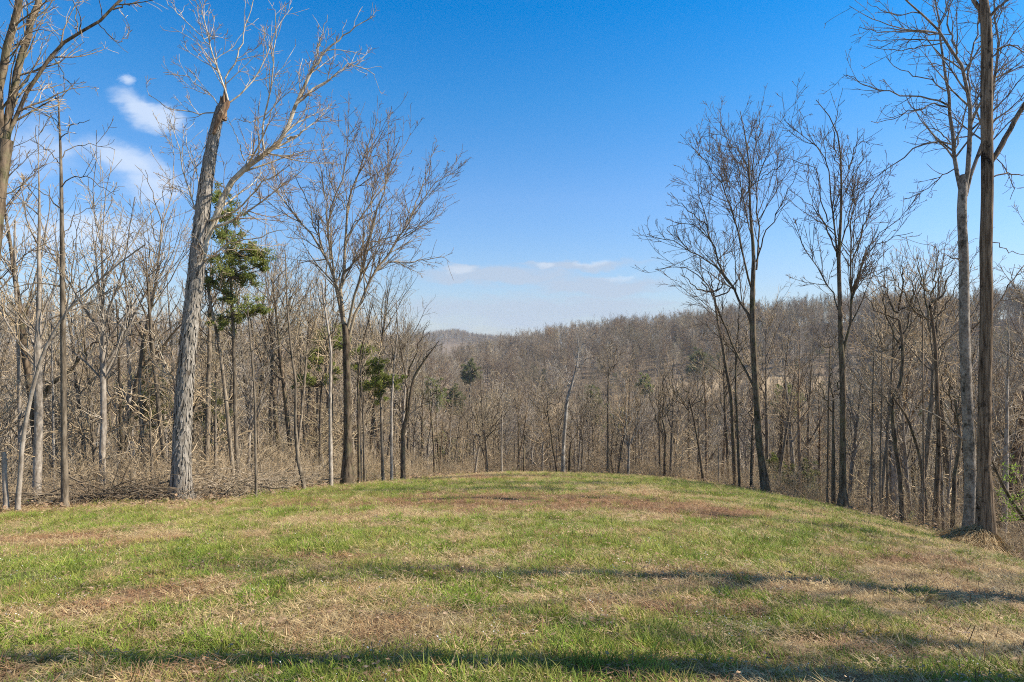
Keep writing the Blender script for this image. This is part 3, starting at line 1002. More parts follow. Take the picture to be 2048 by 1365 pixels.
traced('mossy_forked_tree', 'tall dark tree with a twin right stem and a low crooked left limb', [(1686, 1024), (1686, 980), (1686, 929), (1686, 786), (1685, 714), (1681, 681), (1680, 624), (1680, 579), (1676, 514), (1678, 491), (1682, 442), (1684, 404), (1682, 343), (1681, 274), (1674, 244), (1651, 221), (1632, 200)],
    [19, 14, 12.5, 11.5, 12, 9, 8, 8, 7, 6, 5, 4.2, 3.4, 2.6, 2, 1.6, 1.2], [
    ([(1674, 514), (1670, 457), (1663, 408), (1661, 358), (1651, 312), (1632, 289), (1610, 274), (1579, 255), (1568, 240)], 4.5, 1.3, .2),
    ([(1672, 503), (1651, 449), (1636, 427), (1617, 408), (1590, 388)], 3.5, 1.2, -.2),
    ([(1655, 444), (1640, 385), (1629, 331), (1598, 324), (1568, 316)], 3, 1.2, .2),
    ([(1676, 620), (1663, 579), (1636, 537), (1610, 503), (1594, 465), (1584, 442)], 3.5, 1.2, .2),
    ([(1686, 718), (1698, 667), (1702, 610), (1705, 548), (1703, 500), (1702, 465), (1710, 410), (1706, 340)], 6.5, 1.3, -.1),
    ([(1701, 617), (1724, 522), (1743, 484), (1773, 453), (1807, 434)], 4, 1.2, .2),
    ([(1705, 594), (1712, 564), (1728, 510), (1758, 484), (1796, 472), (1826, 465)], 4, 1.2, -.25),
    ([(1703, 525), (1724, 465), (1735, 434), (1743, 388), (1773, 358), (1777, 343)], 3.6, 1.2, .3),
    ([(1680, 500), (1697, 446), (1705, 388), (1712, 343), (1731, 305)], 3.4, 1.2, .3),
    ([(1682, 343), (1665, 290), (1668, 240), (1690, 200)], 2.6, 1.2, -.3),
    ([(1682, 380), (1700, 330), (1715, 280), (1740, 290)], 2.6, 1.2, .2)],
    M['dark'], M['dark'], M['twig_dark'], dens=(2.2, 3.2, 3.6), seed=41, flare=1.5, ang=(32, 34, 38), rtip=.008, cap=(4.8, 2.1, .9), ratio=(.52, .45, .45), wd=.10)

gray, _ = traced('gray_bark_tree', 'smooth gray trunk with black blotches standing just behind the furrowed brown trunk at the right', [(1938, 1083), (1940, 1030), (1942, 976), (1938, 881), (1933, 767), (1929, 667), (1928, 571), (1928, 500), (1922, 420), (1927, 375), (1928, 350)],
    [23, 21, 20.5, 19.5, 18.5, 18, 17.5, 16.5, 16, 18, 12], [
    ([(1923, 385), (1921, 351), (1914, 323), (1908, 286), (1906, 255), (1898, 222), (1898, 197), (1892, 154), (1889, 123), (1880, 77), (1872, 20), (1870, -30)], 10, 2.5, .1),
    ([(1928, 385), (1932, 357), (1941, 308), (1941, 262), (1941, 200), (1935, 160), (1917, 114), (1895, 83), (1871, 55), (1846, 28), (1815, 0), (1785, -25)], 12, 2.5, -.1),
    ([(1932, 392), (1951, 332), (1963, 290), (1985, 200), (1998, 110), (1992, 20), (1990, -40)], 9, 3, .25),
    ([(1935, 160), (1941, 117), (1954, 68), (1960, -10)], 5, 2, .2),
    ([(1914, 108), (1908, 83), (1895, 40), (1892, -20)], 5, 2, .3),
    ([(1898, 212), (1871, 200), (1834, 191), (1803, 191), (1769, 185), (1742, 175), (1711, 163), (1686, 150)], 4.5, 1.2, .1),
    ([(1895, 215), (1871, 209), (1846, 218), (1809, 228), (1772, 243), (1742, 243)], 4, 1.2, -.2),
    ([(1903, 289), (1892, 280), (1858, 283), (1828, 298), (1803, 320), (1778, 338), (1742, 360), (1705, 382)], 4.5, 1.2, .2),
    ([(1901, 286), (1883, 265), (1858, 254), (1846, 258), (1830, 290)], 3.2, 1.2, -.3),
    ([(1912, 336), (1895, 342), (1865, 369), (1840, 390), (1808, 397)], 3.2, 1.2, .3),
    ([(1877, 66), (1834, 65), (1788, 66), (1742, 62), (1718, 54)], 3.5, 1.2, .1),
    ([(1871, 65), (1803, 58), (1757, 43), (1726, 28), (1698, 12)], 3.5, 1.2, -.2),
    ([(1892, 182), (1868, 169), (1865, 157), (1828, 154), (1797, 138), (1772, 114)], 3.2, 1.2, .2),
    ([(1889, 86), (1852, 92), (1809, 101), (1766, 98), (1735, 89)], 3.2, 1.2, .3),
    ([(1846, 28), (1800, 32), (1760, 22), (1735, 5)], 3, 1.2, .2),
    ([(1970, 260), (2000, 230), (2030, 225), (2060, 190)], 3, 1.2, .4),
    ([(1941, 240), (1958, 212), (1985, 170), (2020, 120), (2060, 80)], 3.6, 1.2, .3),
    ([(1992, 100), (2020, 90), (2050, 100), (2080, 95)], 3.2, 1.2, .1),
    ([(1926, 526), (1905, 516), (1882, 506)], 4, 1.5, -.4),
    ([(1926, 880), (1900, 852), (1867, 829), (1829, 810), (1795, 795), (1776, 771)], 5, 1.4, -.3),
    ([(1932, 770), (1945, 740), (1953, 700), (1960, 660)], 4, 1.5, .4)],
    M['gray'], M['gray'], M['twig_dark'], dens=(2.2, 3.2, 3.4), seed=51, flare=1.5, ratio=(.50, .45, .45), wd=.12, sides=14, rag=.02, ang=(40, 42, 44), rtip=.0065, cap=(2.8, 1.5, .7), up=(.03, .03, .02))

traced('furrowed_tree', 'tall straight trunk with furrowed brown bark rising from a clump of dry grass', [(1971, 1113), (1969, 1080), (1967, 929), (1970, 738), (1973, 619), (1970, 500), (1975, 400), (1974, 308), (1972, 185), (1974, 92), (1972, 31), (1966, -10)],
    [28, 25, 22.5, 21.5, 21, 20.5, 20, 19.8, 19.8, 19.5, 20, 13], [
    ([(1970, 50), (1963, 25), (1945, -5), (1920, -50)], 13, 6, .2),
    ([(1974, 50), (1981, 28), (2000, 12), (2015, 0), (2050, -30)], 8, 3, -.1),
    ([(1974, 335), (1986, 310), (2006, 283), (2031, 246), (2046, 212), (2075, 160)], 14, 9, .02),
    ([(2046, 212), (2060, 235), (2085, 215)], 3, 1.5, .1),
    ([(1985, 308), (2010, 340), (2030, 380), (2020, 400)], 2.4, 1.2, .3),
    ([(1976, 360), (2010, 345), (2050, 350), (2085, 340)], 4, 1.6, .2), ([(1972, 130), (2000, 90), (2040, 95), (2080, 130)], 4, 1.6, -.3), ([(1974, 640), (2000, 600), (2040, 540), (2080, 500)], 4, 1.6, .3), ([(1972, 470), (2010, 500), (2050, 510)], 3, 1.3, -.2)],
    M['brown'], M['brown'], M['twig_dark'], Y=17.6, dens=(1.0, 2.4, 2.6), seed=61, flare=1.7, sides=20, rag=.045, rtip=.005, cap=(2.0, 1.0, .5))

traced('leaning_stem_tree', 'bare tree in the upper left corner with two thick stems and a long curved limb', [(-40, 1075), (-34, 900), (-26, 700), (-16, 520), (-3, 390), (5, 330), (12, 280)],
    [34, 30, 28, 26, 24, 24, 24], [
    ([(12, 285), (22, 205), (40, 125), (62, 45), (85, -30), (95, -90)], 18, 13, .1),
    ([(2, 330), (-6, 240), (6, 130), (33, 30), (50, -40), (60, -90)], 19, 14, -.1),
    ([(10, 300), (35, 225), (68, 155), (112, 97), (155, 65), (195, 45), (225, 20), (252, -6), (280, -50)], 10, 5, .1),
    ([(225, 20), (250, 10), (270, 9), (284, 14)], 4, 2.4, .1),
    ([(100, 108), (120, 130), (135, 165), (160, 190)], 2.4, 1.3, .2),
    ([(35, 225), (60, 215), (100, 235), (120, 260)], 2.6, 1.3, -.3),
    ([(30, 90), (70, 60), (100, 60), (130, 90)], 2.6, 1.2, .3),
    ([(55, 70), (90, 30), (110, -10)], 2.8, 1.5, .3),
    ([(-20, 600), (20, 560), (60, 500), (110, 480)], 4, 1.4, .2),
    ([(-6, 400), (30, 380), (70, 350), (110, 300)], 3, 1.4, .3),
    ([(155, 65), (150, 30), (160, -10)], 3, 1.4, .3),
    ([(195, 45), (215, 70), (240, 90), (265, 60)], 2.4, 1.2, .2)],
    M['dark'], M['dark'], M['twig_gray'], Y=14.5, dens=(3.0, 3.6, 3.6), seed=71, sides=14, rag=.03, rtip=.0048, cap=(2.0, 1.1, .55), ang=(48, 45, 45))

syc, _ = traced('sycamore_tree', 'pale white-barked tree with a dark hollow standing at the crest of the field', [(1126, 947), (1127, 890), (1131, 838), (1134, 800), (1144, 769), (1153, 735), (1158, 700), (1155, 676)],
    [8, 7, 7, 6, 4.5, 3.4, 2.4, 1.4], [
    ([(1150, 745), (1172, 718), (1189, 712)], 2.5, 1.2), ([(1144, 772), (1120, 740), (1100, 700)], 2.5, 1.2), ([(1134, 800), (1138, 765), (1130, 730)], 2.6, 1.2),
    ([(1158, 705), (1175, 680), (1190, 665)], 1.8, 1.1), ([(1155, 720), (1140, 690), (1135, 668)], 1.8, 1.1)],
    M['white'], M['white'], M['twig_tan'], dens=(1.0, 1.6, 1.8), seed=81, rtip=.012, cap=(3.0, 1.5, .7), flare=1.3)

traced('low_forked_tree', 'dark vase-shaped small tree with two curved stems at the end of the left wood', [(806, 963), (806, 868), (810, 845), (817, 821), (823, 775), (829, 751), (854, 714), (878, 682)], [8.5, 8, 8, 6.5, 5.5, 5, 3, 1.3], [
    ([(812, 840), (815, 803), (812, 757), (805, 720), (800, 690), (795, 665)], 5, 1.2), ([(812, 757), (823, 726), (835, 695), (854, 650)], 3.4, 1.2),
    ([(806, 870), (800, 830), (797, 795)], 3, 1.3), ([(829, 751), (850, 690), (858, 665)], 2.6, 1.2), ([(845, 725), (858, 700), (884, 690)], 2, 1.1)],
    M['dark'], M['dark'], M['twig_dark'], dens=(1.0, 1.9, 2.0), seed=91, rtip=.0095, cap=(3.2, 1.4, .7), ang=(32, 38, 42))

# --- further edge trees with their own trunks: (label, name, trunk, widths, mats, Y or None, crown kind, seed)
def poly_tree(name, label, trunk, w0, w1, tm, lm, cm, Y=None, seed=1, spread=.55, rtip=.009, limbs=(), dens=(1.5, 2.6, 2.6), cat='tree', group=None, flare=1.3, cap=(3.0, 1.4, .7), tilt=.4):
    n = len(trunk)
    ws = list(np.linspace(w0, w1, n))
    return traced(name, label, trunk, ws, limbs, M[tm], M[lm], M[cm], Y=Y, seed=seed, spread_trunk=spread, rtip=rtip, dens=dens, cat=cat, group=group, flare=flare, sides=8, cap=cap, tilt=tilt)


def fan(px, py, n, spread, h, seed, w=3.0):
    """ascending limbs fanning from a fork at (px,py) in picture units"""
    g2 = np.random.default_rng(seed)
    out = []
    for k in range(n):
        s = (k / (n - 1) * 2 - 1) * spread + g2.normal(0, spread * .12) if n > 1 else 0
        hh = h * (1 - .35 * abs(s) / spread) * g2.uniform(.85, 1.1)
        x0, y0 = px + s * .02, py + h * g2.uniform(-.25, .45)
        out.append(([(x0, y0), (px + s * .4, (y0 + py - hh * .35) / 2 + h * .02), (px + s * .58, py - hh * .35), (px + s * .8, py - hh * .7), (px + s * (1.0 + g2.normal(0, .1)), py - hh)], w * g2.uniform(.8, 1.1), 1.1))
    return out


poly_tree('slender_tree', 'tall slender straight tree, tallest of the slim trees left of the shaggy tree', [(130, 1018), (128, 900), (126, 700), (124, 500), (123, 400), (122, 330), (119, 250), (116, 190)], 13, 2, 'medium', 'medium', 'twig_gray', seed=101, spread=.5, rtip=.0055,
    limbs=[([(123, 420), (100, 395), (70, 375), (30, 360)], 3, 1.2), ([(123, 375), (145, 350), (180, 355), (230, 390)], 3, 1.2), ([(121, 320), (150, 290), (190, 290), (230, 300)], 2.6, 1.2), ([(120, 280), (150, 245), (180, 240)], 2.6, 1.2),
           ([(121, 330), (95, 300), (60, 280)], 2.6, 1.2), ([(119, 260), (100, 225), (60, 210)], 2.2, 1.2), ([(124, 520), (90, 500), (50, 505)], 3, 1.2), ([(124, 480), (150, 430), (190, 410)], 3, 1.2), ([(117, 215), (130, 180), (150, 160)], 2, 1.1), ([(116, 200), (100, 170), (80, 160)], 2, 1.1)], dens=(1.3, 2.3, 2.2), cap=(2.2, 1.1, .5))
poly_tree('leaning_sapling', 'pale tan sapling curving to the right beside the slender straight tree at far left', [(36, 1024), (40, 960), (45, 880), (58, 810), (75, 740), (88, 700), (105, 670), (130, 625), (165, 590), (240, 525), (290, 490)], 10, 2.5, 'pale', 'pale', 'twig_tan', seed=102, spread=.6, rtip=.006, flare=1.1,
    limbs=[([(130, 625), (165, 575), (205, 520), (250, 490)], 3.5, 1.3), ([(128, 640), (145, 560), (150, 480), (160, 420)], 3.5, 1.3), ([(60, 800), (75, 720), (70, 640)], 2.5, 1.2)], cap=(1.8, 1.0, .5))
poly_tree('crooked_dead_tree', 'dark crooked tree at far left whose dead limb arches over to the right', [(80, 990), (76, 895), (79, 808), (100, 770), (128, 750), (145, 737)], 12, 7, 'dark', 'dark', 'twig_dark', Y=24, seed=103, spread=.2, rtip=.007,
    limbs=[([(142, 738), (176, 698), (205, 680), (250, 669), (300, 671)], 6, 1.5, .1), ([(262, 670), (285, 700), (320, 740), (350, 770)], 3, 1.2, .1), ([(150, 730), (165, 680), (160, 650)], 4, 1.5, .2), ([(78, 830), (85, 760), (110, 768)], 6, 3, .1)], dens=(.6, 1.5, 1.6), cap=(1.5, .8, .4))
poly_tree('white_birch_sapling', 'thin white-barked sapling behind the dark crooked tree at far left', [(108, 985), (107, 900), (106, 800), (104, 700), (102, 610)], 5, 2, 'white', 'pale', 'twig_tan', Y=23, seed=104, spread=.6, rtip=.007, cap=(1.2, .8, .4))
poly_tree('pale_tree', 'pale straight tree near the left edge of the picture behind the leaning sapling', [(38, 1000), (40, 850), (38, 760), (36, 680), (32, 600), (28, 520), (30, 440)], 8, 3, 'pale', 'pale', 'twig_tan', Y=23, seed=105, spread=.7, rtip=.007, limbs=fan(30, 560, 5, 70, 130, 5, 3))
poly_tree('short_stump_tree', 'pale broken trunk at the far left edge of the field', [(12, 1022), (10, 960), (8, 905)], 9, 8, 'pale', 'pale', 'twig_tan', seed=106, spread=.1, rtip=.007)
poly_tree('bare_tree', 'dark forked tree in the wood between the slender straight tree and the shaggy tree', [(245, 985), (246, 920), (240, 830), (238, 740), (236, 660), (232, 600)], 8, 3, 'dark', 'dark', 'twig_gray', Y=26, seed=107, spread=.5, rtip=.008, limbs=[([(243, 900), (225, 860), (212, 800), (205, 700), (212, 620)], 5, 2)] + fan(236, 660, 5, 70, 130, 7, 3))
poly_tree('bare_tree', 'bare tree with a spread of thin limbs just left of the shaggy trunk', [(290, 975), (284, 860), (278, 780), (282, 700), (300, 620), (316, 540), (322, 460)], 8, 3, 'medium', 'medium', 'twig_gray', Y=25, seed=108, spread=.5, rtip=.007,
    limbs=[([(318, 500), (330, 420), (322, 375), (350, 350), (372, 345)], 3, 1.2), ([(322, 460), (310, 400), (290, 340)], 3, 1.2), ([(322, 450), (345, 380), (350, 320), (335, 240)], 3, 1.2)] + fan(318, 520, 5, 70, 150, 9, 2.6), cap=(1.8, 1.0, .5))
poly_tree('leaning_tree', 'gray leaning tree whose thin trunk slants left beside the cedar behind the shaggy tree', [(466, 945), (453, 808), (440, 700), (429, 645), (418, 597), (412, 540)], 8.5, 4, 'medium', 'medium', 'twig_gray', Y=25, seed=109, spread=.45, rtip=.0075, limbs=fan(418, 600, 4, 40, 110, 10, 2.6))
poly_tree('thin_pole_tree', 'very thin straight sapling with a rusty base between the cedar and the upswept tree', [(512, 1000), (511, 900), (510, 800), (504, 720), (499, 660), (495, 620)], 5.5, 2.5, 'medium', 'medium', 'twig_tan', seed=110, spread=.5, rtip=.0065, flare=1.1, limbs=[([(496, 640), (478, 600), (470, 570)], 2, 1), ([(496, 640), (520, 615), (560, 595)], 2, 1)], cap=(1.2, .8, .4))
poly_tree('pale_forked_tree', 'pale slightly crooked tree with a fine oval crown left of the upswept tree', [(607, 990), (596, 922), (590, 852), (592, 764), (583, 711), (574, 610), (572, 544), (570, 500)], 8.5, 1.5, 'medium', 'medium', 'twig_gray', seed=111, spread=1.0, rtip=.0075,
    limbs=[([(583, 711), (560, 640), (545, 590), (548, 540)], 3, 1.2), ([(583, 705), (605, 640), (612, 590), (618, 540)], 3.2, 1.2), ([(576, 640), (556, 580), (552, 520)], 2.4, 1.1), ([(575, 620), (590, 560), (600, 510)], 2.4, 1.1), ([(583, 711), (560, 690), (530, 660)], 2.4, 1.1), ([(574, 600), (565, 540), (560, 495)], 2.2, 1.1)], dens=(1.3, 2.2, 2.0), cap=(2.4, 1.2, .6))
poly_tree('pale_pole_tree', 'straight pale pole tree touching the left side of the upswept tree', [(662, 981), (660, 808), (662, 698), (649, 610), (642, 560)], 8, 2, 'pale', 'medium', 'twig_gray', seed=112, spread=.7, rtip=.0085, limbs=fan(650, 640, 5, 45, 120, 13, 2.4))
poly_tree('slim_tree', 'tall slim tree with a narrow crown between the upswept tree and the dark vase-shaped tree', [(783, 966), (783, 806), (789, 720), (795, 668), (793, 600)], 6, 1.5, 'pale', 'medium', 'twig_gray', seed=113, spread=.9, rtip=.0095, limbs=fan(790, 720, 6, 28, 122, 14, 2.2), tilt=.25)
poly_tree('slim_tree', 'slim dark tree immediately right of the upswept tree', [(718, 975), (717, 850), (716, 760), (722, 700), (735, 650), (745, 610)], 5.5, 1.5, 'dark', 'medium', 'twig_gray', seed=114, spread=.8, rtip=.009, limbs=fan(722, 700, 6, 50, 110, 15, 2.4))
poly_tree('slim_tree', 'second slim tree right of the upswept tree', [(729, 973), (727, 850), (722, 760), (720, 700)], 4.5, 1.5, 'medium', 'medium', 'twig_gray', seed=115, spread=.8, rtip=.009, limbs=fan(721, 720, 4, 30, 80, 16, 2))
for k, (px, py, tops, w_, tm, lab, sd_, fn) in enumerate([
    (869, 955, [(868, 900), (864, 850), (858, 800)], 5, 'dark', 'short bare tree in the dip right of the dark vase-shaped tree', 120, (5, 35, 60)),
    (974, 949, [(972, 890), (968, 860)], 5.5, 'medium', 'wide-crowned bare tree with splayed limbs left of the white-barked tree', 121, (7, 62, 115)),
    (950, 950, [(955, 910), (960, 885), (952, 868)], 4.5, 'pale', 'bent pale snag with a hooked top left of the wide-crowned tree', 122, (2, 8, 8)),
    (1003, 948, [(1003, 880), (1005, 820)], 4, 'pale', 'slim pale tree right of the wide-crowned tree at the crest', 123, (5, 30, 90)),
    (1048, 947, [(1048, 900), (1049, 870)], 3.5, 'dark', 'short dark pole standing midway between the wide-crowned tree and the white-barked tree', 124, (3, 14, 50)),
    (1114, 947, [(1106, 900), (1101, 860), (1094, 820)], 4, 'dark', 'thin leaning tree just left of the white-barked tree', 125, (4, 30, 60)),
    (1139, 946, [(1140, 900), (1143, 882)], 5.5, 'dark', 'black crooked snag just right of the white-barked tree', 126, (3, 14, 60)),
    (1163, 946, [(1165, 890), (1164, 850)], 4, 'medium', 'thin upright tree right of the black crooked snag', 127, (5, 26, 85)),
    (1216, 947, [(1216, 880), (1216, 800), (1217, 740)], 5.5, 'medium', 'tall straight tree at the crest right of the white-barked tree', 128, (6, 30, 62)),
    (1226, 947, [(1222, 915), (1224, 900)], 5, 'dark', 'dark forked stump tree against the tall straight tree at the crest', 129, (3, 12, 60)),
    (1237, 948, [(1243, 900), (1248, 870)], 4, 'dark', 'dark sapling slanting right beside the forked stump tree', 130, (3, 20, 50)),
    (1256, 949, [(1258, 900), (1256, 870)], 5, 'white', 'bleached tree with splayed white limbs at the crest', 131, (6, 45, 120)),
    (1329, 954, [(1330, 900), (1331, 870), (1325, 840)], 6, 'dark', 'dark tree on the right shoulder of the crest, left one of a close pair', 132, (4, 30, 90)),
    (1341, 955, [(1343, 880), (1346, 820)], 6.5, 'medium', 'tall spreading tree on the right shoulder of the crest, right one of a close pair', 133, (7, 45, 105)),
    (1406, 965, [(1400, 910), (1395, 880), (1386, 830), (1378, 800)], 5.5, 'dark', 'crooked tree with splayed limbs between the close pair and the tall dark tree', 134, (6, 55, 85)),
    (1437, 969, [(1437, 900), (1436, 860)], 3, 'pale', 'thin pale sapling left of the tall dark tree', 135, (4, 25, 70)),
    (1471, 974, [(1464, 833), (1462, 786), (1452, 738), (1445, 690), (1436, 649), (1429, 594)], 8, 'dark', 'dark tree close behind the left side of the tall one-sided tree', 136, (6, 60, 90)),
    (1479, 974, [(1474, 833), (1471, 776), (1472, 700)], 6, 'dark', 'dark pole tree squeezed between the two trees near the right shoulder', 137, (5, 35, 100)),
    (1502, 980, [(1503, 900), (1505, 850)], 6, 'dark', 'short dark trunk touching the left of the tall one-sided tree', 138, (4, 30, 80)),
    (1655, 1010, [(1656, 900), (1657, 800), (1660, 700)], 5, 'brown', 'thin brown pole, left one of two beside the tree with the twin stem', 139, (4, 25, 60)),
    (1667, 1010, [(1667, 900), (1667, 800)], 8, 'dark', 'dark thick pole, right one of two beside the tree with the twin stem', 140, (4, 30, 90)),
    (1744, 1028, [(1744, 900), (1745, 800), (1748, 700)], 4.5, 'medium', 'first of three slim poles right of the tree with the twin stem', 141, (4, 25, 70)),
    (1760, 1033, [(1761, 900), (1764, 800), (1764, 690)], 4.5, 'medium', 'middle of three slim poles right of the tree with the twin stem', 142, (4, 25, 60)),
    (1775, 1038, [(1774, 920), (1775, 850)], 4.5, 'medium', 'last of three slim poles right of the tree with the twin stem', 143, (4, 25, 90)),
    (1806, 1045, [(1800, 952), (1788, 871), (1782, 800), (1803, 767), (1806, 690), (1798, 640)], 10, 'dark', 'mossy crooked tree with an open forked crown right of the slim poles', 144, (7, 75, 130)),
    (1855, 1052, [(1850, 990), (1838, 905), (1814, 833), (1786, 795)], 8, 'dark', 'dark tree leaning left across the mossy crooked tree', 145, (3, 25, 40)),
    (1846, 1056, [(1847, 900), (1846, 800), (1845, 700), (1846, 630)], 5, 'brown', 'straight thin pole between the leaning tree and the twin-topped tree', 146, (4, 25, 70)),
    (1870, 1062, [(1878, 881), (1874, 786), (1871, 690), (1860, 610)], 10, 'brown', 'brown tree with two close upright tops left of the gray blotched trunk', 147, (8, 75, 130)),
    (1888, 1070, [(1884, 960), (1882, 920)], 6, 'gray', 'slim gray trunk with a lit edge beside the brown twin-topped tree', 148, (4, 20, 60)),
    (1905, 1076, [(1909, 952), (1921, 881), (1910, 800)], 9, 'dark', 'dark trunk bending right behind the gray blotched trunk', 149, (4, 40, 100)),
    (766, 970, [(764, 821), (758, 750), (757, 715)], 6, 'pale', 'x', 150, (0, 0, 0)),
]):
    if lab == 'x': continue
    nf_, sp_, h_ = fn
    pts_ = [(px, py)] + tops
    lm = {'white': 'white', 'pale': 'pale'}.get(tm, 'medium' if tm in ('medium',) else 'dark')
    near = px > 1600
    Yk = standY(px, py) + (hash((px, 7)) % 5) * .8
    poly_tree('bare_tree' if w_ > 4 else 'slender_tree', lab, pts_, w_, w_ * .5, tm, lm, 'twig_gray' if tm != 'white' else 'twig_tan', Y=Yk, seed=sd_, spread=.35, rtip=.0075 if near else .0105,
              limbs=fan(tops[-1][0], tops[-1][1] + 4, nf_, sp_, h_, sd_, w_ * .5) if nf_ else (), dens=(1.4, 2.4, 2.4), cap=(2.6, 1.3, .6))


# --- cedars and the leafing shrub
def clumps(g, centers, sizes, n, leaf, m=0, flat=.55):
    k = len(centers)
    c = np.repeat(centers, n, 0); s = np.repeat(sizes, n)
    dvec = unit(rng.normal(size=(k * n, 3))) * (rng.uniform(0, 1, (k * n, 1)) ** .45)
    dvec[:, 2] *= flat
    p = c + dvec * s[:, None]
    a = unit(rng.normal(size=(k * n, 3)) + dvec * 1.2 + np.array([0, 0, .3])); q = unit(np.cross(a, rng.normal(size=(k * n, 3))))
    ls = leaf * rng.uniform(.5, 1.4, (k * n, 1))
    V = np.stack([p - q * ls * .22, p + a * ls, p + q * ls * .22], 1).reshape(-1, 3)
    g.add(V, np.arange(k * n * 3).reshape(-1, 3), m)


def cedar(name, label, base, trunk, w0, w1, whorls, fm, Y=None, seed=1, leaf=.11, cat='evergreen tree', bare=True):
    """whorls: (px,py, radius px, n) foliage masses"""
    global rng
    keep = rng; rng = np.random.default_rng(seed)
    if Y is None: Y = standY(*base) + 2.0
    b0 = P3(base[0], base[1], Y); zb = gz(b0[0], b0[1])
    pts = [np.array([b0[0], b0[1], zb - .15])] + [P3(p[0], p[1], Y) for p in trunk]
    ws = np.r_[w0 * 1.2, np.linspace(w0, w1, len(trunk))] / F * Y * .5
    A = resample(np.array([np.r_[p, w_] for p, w_ in zip(pts, ws)]), 16)
    tg = Geo(); tg.tubes(A[None, :, :3], A[None, :, 3], 8, 0, .04)
    if bare:
        p, r = spawn(A[None, :, :3], A[None, :, 3], 1.6, .3, .95, 75, 12, .10, 5, .1, -.01, .3, .008, .3, 2.0)
        tg.tubes(p, r, 4, 0)
    cg = Geo()
    for (px, py, rp, n) in whorls:
        c0 = P3(px, py, Y)
        R = rp / F * Y
        # limb from the trunk to the mass
        k = np.argmin(np.abs(A[:, 2] - (c0[2] - R * .5)))
        cc = []
        n = int(n * 1.9)
        for q in range(n):
            d = unit(rng.normal(size=3)) * R * rng.uniform(.15, 1.5) * np.array([1, 1, .75])
            e_ = c0 + d
            cc.append(e_)
            st = A[k, :3]
            mid = st * .5 + e_ * .5 + np.array([0, 0, -.1 * R])
            cg.tubes(np.array([[st, mid, e_]]), np.array([[.03, .02, .008]]) * (Y / 30), 4, 1)
        cc = np.array(cc)
        fl_ = rng.uniform(.3, .95, (n, 1)); side_ = A[k, :3] * (1 - fl_) + cc * fl_
        clumps(cg, np.concatenate([cc, cc * .8 + side_ * .2]), R * rng.uniform(.14, .42, 2 * n), 44, leaf * .6, 0, .8)
    e = tree_obj(name, (b0[0], b0[1], zb), tg, cg, M['medium'], [M[fm], M['medium']], label, cat)
    rng = keep
    return e


cedar('cedar_tree', 'tall green cedar with ragged foliage right behind the shaggy snapped tree', (475, 972), [(474, 940), (470, 808), (466, 632), (458, 520), (448, 430), (440, 390)], 9, 2,
      [(445, 395, 24, 7), (455, 430, 30, 9), (440, 470, 32, 8), (480, 500, 42, 14), (515, 510, 30, 10), (525, 525, 18, 5), (460, 545, 38, 11), (420, 560, 26, 6), (495, 555, 28, 8), (500, 615, 34, 9), (525, 620, 18, 5), (460, 590, 24, 4), (435, 640, 20, 3), (465, 660, 20, 3)], 'cedar', seed=201, leaf=.17)
cedar('cedar_tree', 'small bright cedar with foliage only at its top left of the dark vase-shaped tree', (766, 970), [(765, 940), (762, 821), (759, 750), (756, 722)], 6.5, 3,
      [(757, 732, 20, 8), (778, 756, 26, 11), (797, 760, 14, 5), (755, 765, 22, 9), (757, 790, 18, 6)], 'cedar', seed=202, leaf=.2)
cedar('cedar_tree', 'open cedar whose green boughs show just right of the upswept tree trunk', (722, 960), [(722, 930), (720, 830), (722, 740), (728, 690)], 5, 2,
      [(735, 700, 24, 7), (720, 730, 24, 7), (745, 735, 18, 5), (730, 765, 20, 5)], 'cedar', Y=36, seed=203, leaf=.2)
cedar('cedar_tree', 'open cedar filling the gap left of the upswept tree trunk', (640, 960), [(640, 930), (640, 830), (645, 740), (650, 660)], 6, 2,
      [(655, 672, 30, 9), (680, 690, 20, 5), (640, 700, 26, 7), (618, 720, 24, 6), (610, 755, 24, 6), (640, 760, 24, 4), (670, 740, 20, 4)], 'cedar', Y=37, seed=204, leaf=.2)
cedar('cedar_tree', 'dull green cedar among the trunks left of the shaggy snapped tree', (285, 960), [(285, 930), (285, 850), (290, 780), (295, 715)], 6, 2,
      [(295, 735, 34, 7), (275, 770, 38, 8), (320, 775, 34, 7), (290, 810, 36, 7), (260, 815, 24, 4), (330, 820, 26, 4), (300, 850, 26, 4)], 'cedar_dull', Y=33, seed=205, leaf=.17)
cedar('cedar_tree', 'dull green cedar half hidden between the shaggy tree and the thin rusty-based sapling', (425, 960), [(425, 930), (425, 860), (425, 800)], 5, 2,
      [(425, 800, 26, 6), (410, 830, 26, 5), (440, 840, 26, 5), (425, 880, 20, 3)], 'cedar_dull', Y=33, seed=206, leaf=.16)
